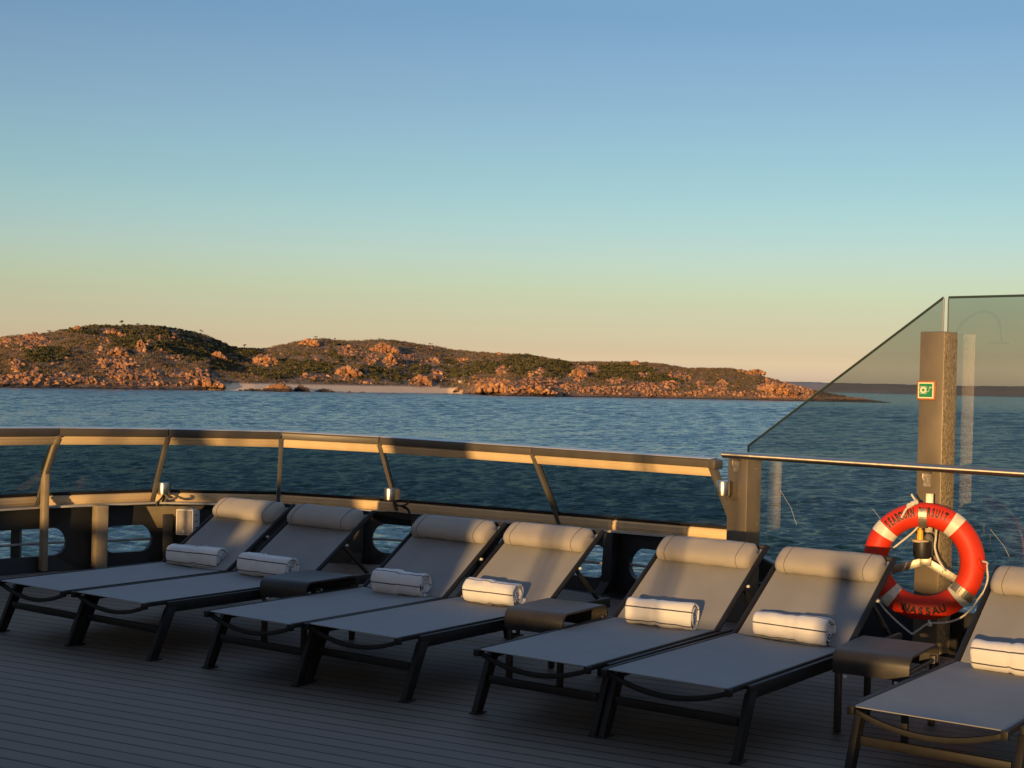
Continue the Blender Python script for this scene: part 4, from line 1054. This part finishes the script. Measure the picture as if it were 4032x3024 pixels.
# ------------------------------------------------------------------ rolled towels
def make_towel(seed, L=.40, a=.070, b=.060, turns=3.2, ph=0.0):
    rng = random.Random(seed)
    th = a * .80 / turns
    N = 210; path = []; s = 0; stripe = []; prev = None
    for k in range(N + 1):
        f = k / N; ang = ph + turns * 2 * PI * f
        r = 1 - (1 - f) * .80 if False else .16 + .84 * f
        sq = 1.0 / (abs(math.cos(ang)) ** 2.5 + abs(math.sin(ang)) ** 2.5) ** (1 / 2.5) if f > .6 else 1.0
        wob = 1 + .09 * noise.noise(Vector((math.cos(ang) * 1.5, math.sin(ang) * 1.5, seed + f * 3)))
        y, z = a * r * math.cos(ang) * sq * .93 * wob, b * r * math.sin(ang) * sq * .95 * wob
        if prev: s += math.hypot(y - prev[0], z - prev[1])
        prev = (y, z); path.append((y, z, s, f, ang))
    tot = s
    sp = .070; marks = [tot - .052 - sp * k for k in range(14)]
    nx = 26
    V, F, MI = [], [], []
    t_half = th * .46
    for (y, z, s, f, ang) in path:
        n_ = Vector((math.cos(ang), math.sin(ang) * a / b)).normalized()
        lay = .010 * noise.noise(Vector((f * 7, seed * 2.1, 0)))
        for side in (1, -1):
            for i_ in range(nx + 1):
                u = i_ / nx * 2 - 1
                x = u * (L / 2 + lay * (1 if u > 0 else -1) - (.006 if abs(u) > .99 else 0) - (1 - f) * .014)
                e = 1 - (max(0, abs(u) - .93) / .07) ** 2 * .45
                bulge = .006 * noise.noise(Vector((x * 14, ang, seed))) + (-.008 * math.exp(-((x - .03 * math.sin(seed * 2.3)) / .010) ** 2) + .004 * math.tanh((x - .03 * math.sin(seed * 2.3)) / .02) * math.cos(seed) if f > .6 else 0)
                off = side * t_half * e + bulge
                V.append((x, y + n_.x * off, z + n_.y * off))
    W_ = nx + 1
    hit = {min(range(N), key=lambda q: abs((path[q][2] + path[q + 1][2]) / 2 - m_)) for m_ in marks if m_ > .01}
    for k in range(N):
        st = 1 if k in hit else 0
        for side in (0, 1):
            o0, o1 = (2 * k + side) * W_, (2 * (k + 1) + side) * W_
            for i_ in range(nx):
                q = (o0 + i_, o0 + i_ + 1, o1 + i_ + 1, o1 + i_)
                F.append(q if side == 0 else q[::-1]); MI.append(st)
        for i_ in (0, nx):       # close the two rolled ends
            a0, a1 = 2 * k * W_ + i_, 2 * (k + 1) * W_ + i_; b0, b1 = a0 + W_, a1 + W_
            F.append((a0, a1, b1, b0) if i_ == 0 else (a0, b0, b1, a1)); MI.append(1 if (st or (k // 7) % 9 == 0) else 0)
    for k in (0, N):             # close the sheet's inner and outer hems
        for i_ in range(nx):
            a0 = 2 * k * W_ + i_; F.append((a0, a0 + 1, a0 + W_ + 1, a0 + W_)); MI.append(0)
    o = np_mesh('rolled_towel', V, F, [M_towel, M_stripe], matidx=MI, smooth=True)
    return o
TOW = [(-2.379, 9.904, -1.967, 9.682, 'rolled white towel on the leftmost sun lounger'),
       (-1.800, 9.482, -1.427, 9.223, 'rolled white towel partly hidden by the first side table, creased at its middle'),
       (-.853, 8.880, -.526, 8.675, 'rolled white towel in shade, tilted, just right of the first side table'),
       (-.273, 8.560, .040, 8.355, 'sunlit rolled towel just left of the middle side table'),
       (.651, 7.938, 1.009, 7.735, 'sunlit rolled towel crossed by a blue shadow, right of the middle side table'),
       (1.298, 7.618, 1.644, 7.341, 'sunlit rolled towel left of the table nearest the lifebuoy'),
       (2.228, 6.872, 2.560, 6.650, 'sunlit rolled towel cut off by the right edge of the photograph')]
for k, (x0, y0, x1, y1, lab) in enumerate(TOW):
    L = math.hypot(x1 - x0, y1 - y0)
    o = make_towel(k + 1, L=L, a=.075 + .003 * (k % 2), b=.072 + .002 * ((k + 1) % 3), ph=rad([250, 236, 215, 262, 244, 255, 238][k]))
    az = math.atan2(y1 - y0, x1 - x0)
    nn = Vector((-math.sin(az), math.cos(az), 0))
    c = Vector(((x0 + x1) / 2, (y0 + y1) / 2, 0)) + nn * .072
    o.location = (c.x, c.y, SEAT - .012 + .074 + .002 * ((k + 1) % 3)); o.rotation_euler = (0, 0, az)
    tag(o, lab, 'towel', 'rolled towels on the loungers')

# ------------------------------------------------------------------ lifebuoy, its rack, light and the safety sign
bz_az = rad(18)
BC = Vector((2.553, 8.775, .607))
lb = thing('lifebuoy', 'orange lifebuoy with pale bands and black lettering on the tall post', 'lifebuoy', BC, -bz_az)   # local: x right, z up, -y towards the viewer
lb.rotation_euler = (0, 0, -bz_az)
RM, RT = .286, .074
SQ = .88          # the ring is a little flattened front to back
def ring_section(name, a0, a1, grow, m, parent, n=None, closed=False, vis=(0, 2 * PI), bevel=0):
    n = n or max(6, int(abs(a1 - a0) / (2 * PI) * 120)); nt = 32; mb = MB(); secs = []
    for k in range(n + (0 if closed else 1)):
        a = a0 + (a1 - a0) * k / n; sec = []
        for j in range(nt):
            b = 2 * PI * j / nt; rr = RM + (RT + grow) * math.cos(b)
            sec.append((rr * math.cos(a), (RT + grow) * SQ * math.sin(b), rr * math.sin(a)))
        secs.append(sec)
    if closed: secs.append(secs[0])
    if closed:
        R = [[mb.bm.verts.new(p) for p in s_] for s_ in secs[:-1]]
        for i_ in range(len(R)):
            A, B = R[i_], R[(i_ + 1) % len(R)]
            for j in range(nt): mb.bm.faces.new((A[j], A[(j + 1) % nt], B[(j + 1) % nt], B[j]))
    else: mb.loft(secs)
    return mb.build(name, m, parent, smooth=True)
ring = ring_section('ring', 0, 2 * PI, 0, M_orange, lb, closed=True)
for a in (143.5, 53.5, -42, -131):
    ring_section('reflective_band', rad(a - 5.6), rad(a + 5.6), .0018, M_tape, lb)
def ring_text(txt, a_start, a_end, rr, h, bottom=False, sx=1.0):
    """lettering bent round the ring's front; angles in degrees at first and last letter centre"""
    for k, ch in enumerate(txt):
        if ch == ' ': continue
        cu = bpy.data.curves.new('letter', 'FONT'); cu.body = ch; cu.align_x = 'CENTER'; cu.align_y = 'CENTER'; cu.size = h / .70; cu.offset = h * .075; cu.resolution_u = 3
        to = bpy.data.objects.new('letter', cu); COL.objects.link(to); bpy.context.view_layer.update()
        me = bpy.data.meshes.new_from_object(to.evaluated_get(bpy.context.evaluated_depsgraph_get()))
        bpy.data.objects.remove(to)
        bm_ = bmesh.new(); bm_.from_mesh(me)
        bmesh.ops.triangulate(bm_, faces=bm_.faces[:])
        for _ in range(4):
            long_e = [e for e in bm_.edges if e.calc_length() > .006]
            if not long_e: break
            bmesh.ops.subdivide_edges(bm_, edges=long_e, cuts=1); bmesh.ops.triangulate(bm_, faces=bm_.faces[:])
        a = rad(a_start + (a_end - a_start) * k / (len(txt) - 1))
        for v in bm_.verts:
            x, y = v.co.x * sx, v.co.y
            if not bottom: r_ = rr + y; aa = a - x / rr
            else: r_ = rr - y; aa = a + x / rr
            cb = max(-.99, min(.99, (r_ - RM) / (RT + .0012))); b = -math.acos(cb)
            v.co = (r_ * math.cos(aa), (RT + .0016) * SQ * math.sin(b), r_ * math.sin(aa))
        bm_.to_mesh(me); bm_.free(); me.materials.clear(); me.materials.append(M_ink)
        o = bpy.data.objects.new('letter', me); COL.objects.link(o); o.parent = ring
ring_text('SEABOURN', 134.5, 103.5, .306, .049, sx=.44)
ring_text('PURSUIT', 94.8, 66.5, .306, .049, sx=.44)
ring_text('NASSAU', -108.5, -66.5, .300, .043, bottom=True, sx=.92)
def bl(px8, py8, dy=0.0):      # point in the buoy's plane
    k = .72 / 1265; return ((px8 - 782) * k, dy, -(py8 - 862) * k)
def rope(name, pts, r=.006, parent=lb):
    return MB().tube(arc(pts), r, 8).build(name, M_rope, parent, smooth=True)
# side lug and grab line
MB().lathe([(0, .0), (.045, .0), (.048, .004), (.048, .012), (.044, .016), (0, .016)], 26, Matrix.Translation((.332, -.030, .012)) @ Matrix.Rotation(rad(68), 4, 'Y') @ Matrix.Rotation(rad(20), 4, 'X')).build('rope_lug', M_orange, lb, smooth=True)
rope('grab_line', [bl(1385, 815, -.05), bl(1432, 835, -.03), bl(1428, 880, -.01), bl(1440, 1000, 0), bl(1410, 1130, 0), bl(1345, 1235, 0), bl(1300, 1310, -.01), bl(1190, 1430, -.01), bl(1060, 1490, -.02), bl(920, 1510, -.03), bl(860, 1500, -.06), bl(855, 1475, -.06)])
rope('grab_line', [bl(285, 1235, -.02), bl(310, 1290, -.03), bl(400, 1410, -.03), bl(520, 1520, -.035), bl(650, 1622, -.04), bl(690, 1640, -.04), bl(740, 1600, -.05), bl(840, 1520, -.06), bl(885, 1535, -.065)])
MB().lathe([(0, -.016), (.012, -.010), (.015, 0), (.011, .011), (0, .016)], 10, Matrix.Translation(bl(862, 1520, -.065))).build('knot', M_rope, lb, smooth=True)
rope('lanyard', [bl(640, 140, -.05), bl(665, 180, -.055), bl(690, 220, -.06), bl(650, 262, -.07), bl(600, 290, -.078), bl(570, 340, -.083), bl(545, 395, -.083)], .0065)
for q in ((690, 222), (655, 240), (620, 262)):
    MB().lathe([(0, -.018), (.014, -.011), (.018, 0), (.013, .012), (0, .018)], 10, Matrix.Translation(bl(*q, -.068)) @ Matrix.Rotation(.6 + q[0] * .01, 4, 'Y')).build('knot', M_rope, lb, smooth=True)
rope('lanyard', [bl(720, 490, -.0), bl(640, 580, .02), bl(520, 690, .03), bl(420, 780, .03)], .006)
rope('lanyard', [bl(905, 520, -.0), bl(898, 620, .03), bl(893, 720, .02), bl(930, 830, .01), bl(985, 920, .01), bl(1010, 960, .03)], .0065)

rk = thing('lifebuoy_rack', 'steel bracket holding the lifebuoy on the tall post', 'bracket', BC, -bz_az)
MB().bar(bl(800, 870, .055), bl(1140, 1060, .055), .008, .050, up=(.5, 0, -.8)).build('arm', M_strap, rk, bevel=.002)
MB().bar(bl(800, 870, .055), bl(440, 990, .055), .008, .050, up=(.3, 0, .9)).build('arm', M_strap, rk, bevel=.002)
MB().box(bl(800, 872, .055), (.07, .02, .055)).build('hub', M_strap, rk, bevel=.004)
MB().box(bl(822, 350, .075), (.046, .006, .24)).build('back_plate', M_latch, rk, bevel=.002)
MB().tube([bl(978, 970, .048), bl(978, 970, .058)], .005, 10).build('bolt', M_black, rk)
def hook(a, w, b0, b1, name='strap'):
    mb = MB(); secs = []
    for k in range(15):
        b = b0 + (b1 - b0) * k / 14
        sec = []
        for da, g in ((-w, .004), (w, .004), (w, .009), (-w, .009)):
            rr = RM + (RT + g) * math.cos(b); aa = a + da / rr
            sec.append((rr * math.cos(aa), (RT + g) * SQ * math.sin(b), rr * math.sin(aa)))
        secs.append(sec)
    mb.loft(secs); return mb.build(name, M_strap, rk, smooth=False)
hook(rad(92.5), .024, rad(-60), rad(-180))
hook(rad(-36), .026, rad(28), rad(-150))

bl_o = thing('lifebuoy_light', 'black float light with yellow cap hanging inside the lifebuoy', 'buoy light', BC, -bz_az)
q = Vector(bl(760, 745, .02))
MB().lathe([(0, -.055), (.044, -.052), (.052, -.035), (.054, .03), (.052, .052), (0, .053)], 26, Matrix.Translation(q)).build('body', M_black, bl_o, smooth=True)
MB().lathe([(0, 0), (.050, 0), (.053, .006), (.050, .014), (0, .015)], 26, Matrix.Translation(Vector(bl(742, 660, .02)))).build('disc', M_cork, bl_o, smooth=True)
MB().lathe([(0, 0), (.020, 0), (.018, .05), (.017, .062), (.010, .066), (.010, .074), (.005, .08), (0, .081)], 20, Matrix.Translation(Vector(bl(737, 640, .02)))).build('yellow_cap', M_yellow, bl_o, smooth=True)
MB().prism([bl(770, 610, .062), bl(800, 568, .062), bl(850, 575, .062), bl(878, 620, .062), bl(878, 815, .062), bl(770, 815, .062)], (0, .008, 0)).build('back_plate', M_black, bl_o, bevel=.003)
MB().tube(arc([bl(705, 580, .02), bl(700, 520, .02), bl(735, 495, .02), bl(768, 520, .02), bl(765, 580, .03)]), .004, 6).build('wire_bail', M_black, bl_o)

sg = F2 - HN * .006 - HD * .028
sign = thing('safety_sign', 'green lifebuoy safety sign in an orange frame on the tall post', 'sign', (sg.x, sg.y, 1.655), -PI / 4)
MB().box((0, 0, 0), (.128, .010, .122)).build('frame', M_wood, sign, bevel=.003)
MB().box((0, -.0065, 0), (.106, .004, .100)).build('border', M_cream, sign)
MB().box((0, -.009, 0), (.090, .003, .084)).build('panel', M_green, sign)
def flat_ring(cx, cz, ro, ri, y=-.0108, n=28):
    mb = MB(); A = [mb.bm.verts.new((cx + ro * math.cos(2 * PI * k / n), y, cz + ro * math.sin(2 * PI * k / n))) for k in range(n)]
    B = [mb.bm.verts.new((cx + ri * math.cos(2 * PI * k / n), y, cz + ri * math.sin(2 * PI * k / n))) for k in range(n)]
    for k in range(n): mb.bm.faces.new((A[k], A[(k + 1) % n], B[(k + 1) % n], B[k]))
    return mb
mb = flat_ring(-.016, .002, .0215, .0095)
for k in range(4):
    a = PI / 4 + k * PI / 2
    mb.tube([(-.016 + .019 * math.cos(a) + .0105 * math.cos(t), -.0105, .002 + .019 * math.sin(a) + .0105 * math.sin(t)) for t in np.linspace(a - 1.7, a + 1.7, 9)], .0014, 5)
mb.tube(arc([(.010, -.0105, -.004), (.018, -.0105, -.008), (.024, -.0105, 0), (.022, -.0105, .006), (.028, -.0105, .012)]), .0014, 5)
for k in range(5): mb.bar((.028, -.0105, .012), (.022 + .006 * k, -.0105, .026 - abs(k - 2) * .002), .0016, .0016)
mb.build('symbol', M_cream, sign)

# ------------------------------------------------------------------ the other side of the deck (behind the photographer): unseen blockers added to shape the low sun
SE = Vector((math.cos(SUN_AZ), -math.sin(SUN_AZ), 0)); SH = Vector((-math.sin(SUN_AZ), -math.cos(SUN_AZ), 0))
ROPP = Matrix((SE, SH, (0, 0, 1))).transposed()
D0 = 4.0
LIFT = D0 * math.tan(SUN_EL)
def op(u, v, d=0.0): q = SE * u + SH * (D0 + d); return Vector((q.x, q.y, v + LIFT))
def block(name, label, cat, u0, u1, v0, v1, m, depth=.35, bevel=.03):  # unseen boxes, added only to shade the loungers and rail
    c = op((u0 + u1) / 2, 0, depth / 2); z0, z1 = v0 + LIFT, v1 + LIFT
    return tag(MB().box((c.x, c.y, (z0 + z1) / 2), (u1 - u0, depth, z1 - z0), ROPP).build(name, m, bevel=bevel), label, cat)
obw = thing('far_side_shade_wall', 'unseen bulwark, shaped to shade the deck, on the opposite side behind the photographer', 'bulwark')  # unseen wall, its top and gaps shaped for the shade it casts
mb = MB()
for u0, u1, v0, v1 in ((-9.0, -5.36, .95, 1.045), (-9.0, -7.51, -.28, .95), (-7.51, -7.44, -.28, .76), (-7.44, -7.15, -.28, .95), (-7.15, -7.07, -.28, .86), (-7.07, -5.36, -.28, .95),
                       (-5.36, -5.23, -.28, 1.10), (-5.23, -3.45, -.28, 1.045), (-3.45, -.78, -.28, .87), (-.78, 3.0, -.28, .56)):
    mb.prism([op(u0, v0), op(u1, v0), op(u1, v1), op(u0, v1)], SH * .06)
mb.prism([op(-1.02, .94), op(-.43, .94), op(-.43, 1.062), op(-1.02, 1.062)], SH * .06)  # added bar that shades the bottom of the lifebuoy
mb.build('wall', M_bulwark, obw)
def shade_bar(label, u, v0, v1, w, name='shade_post', du=0.0):  # unseen posts and wires, added where thin shadows should fall
    return tag(MB().bar(op(u, v0, .1), op(u + du, v1, .1), w, w, up=SH).build(name, M_strut, bevel=.004), label, 'post')
block('tall_blocker', 'grey deckhouse added at the far left end to shade the rail', 'tall_blocker', -11.5, -7.93, -LIFT, 3.2, M_ship, 1.6)  # tall unseen block added to keep sun off the left end
block('shade_box', 'long added shade-casting locker nearest the deckhouse', 'blocker', -6.88, -5.85, 1.05, 1.47, M_ship)  # this box and the next three are invented to block sun
block('raised_shade_box', 'small grey box added to cast shade, raised beside the locker nearest the deckhouse', 'cabinet', -7.06, -6.885, 1.25, 1.47, M_ship, .2)
block('shade_box', 'low added shade-casting locker second from the deckhouse', 'blocker', -5.76, -5.37, 1.05, 1.255, M_ship)
block('shade_box', 'longest added shade-casting locker on the opposite side', 'blocker', -5.225, -3.46, 1.05, 1.47, M_ship)
block('upper_shade_box', 'white upper blocker added to shade the top rail', 'upper blocker', -5.41, -4.56, 1.60, 2.1, M_ship, .5, .12)  # invented box, placed to shade part of the upper trim
shade_bar('square post added to cast shade between the boxes near the deckhouse', -6.90, 1.48, 3.0, .24)
shade_bar('thin post added for the paired shadow lines, nearer the deckhouse', -2.95, .87, 2.1, .04)
shade_bar('thin post added for the paired shadow lines, further from the deckhouse', -2.87, .87, 2.1, .04)
shade_bar('thin shadow-casting post added beside the middle of the opposite side', -2.14, .87, 2.1, .04)
shade_bar('second thin shadow-casting post added beside the middle of the opposite side', -2.06, .87, 2.1, .04)
shade_bar('thicker short shadow-casting post added on the opposite side', -1.07, .87, 1.27, .13)
shade_bar('slanting wire added for its shadow next to the deckhouse', -7.66, 1.05, 2.3, .04, 'shade_wire', .66)  # both wires are added for slanting shadow lines on the trim
shade_bar('slanting wire added for its shadow beside the square post', -6.82, 1.48, 2.3, .04, 'shade_wire', .43)

# outdoor shower standing on the deck left of the picture; its curved pipe and flat head show faintly in the tall glass
sh_ = thing('deck_shower', 'dark outdoor shower with curved pipe and flat head, mirrored faintly in the tall glass', 'shower', (-4.846, 6.752, 0))
P0 = Vector((-4.846, 6.752, 0))
PTS = [(-4.846, 6.752, 0), (-4.846, 6.752, 1.2), (-4.846, 6.752, 2.238), (-4.825, 6.722, 2.342), (-4.784, 6.664, 2.455), (-4.719, 6.569, 2.549), (-4.655, 6.473, 2.587), (-4.599, 6.388, 2.569), (-4.560, 6.326, 2.495), (-4.542, 6.294, 2.373), (-4.538, 6.285, 2.235)]
MB().tube(arc([Vector(p) - P0 for p in PTS], 5), .019, 12).build('pipe', M_strut, sh_, smooth=True)
MB().lathe([(0, -.008), (.13, -.008), (.132, 0), (.13, .008), (.03, .014), (0, .014)], 30, Matrix.Translation(Vector((-4.545, 6.297, 2.225)) - P0)).build('shower_head', M_strut, sh_, smooth=True)
MB().lathe([(0, 0), (.07, 0), (.07, .012), (.03, .02), (0, .02)], 24).build('foot_plate', M_strut, sh_, smooth=True)
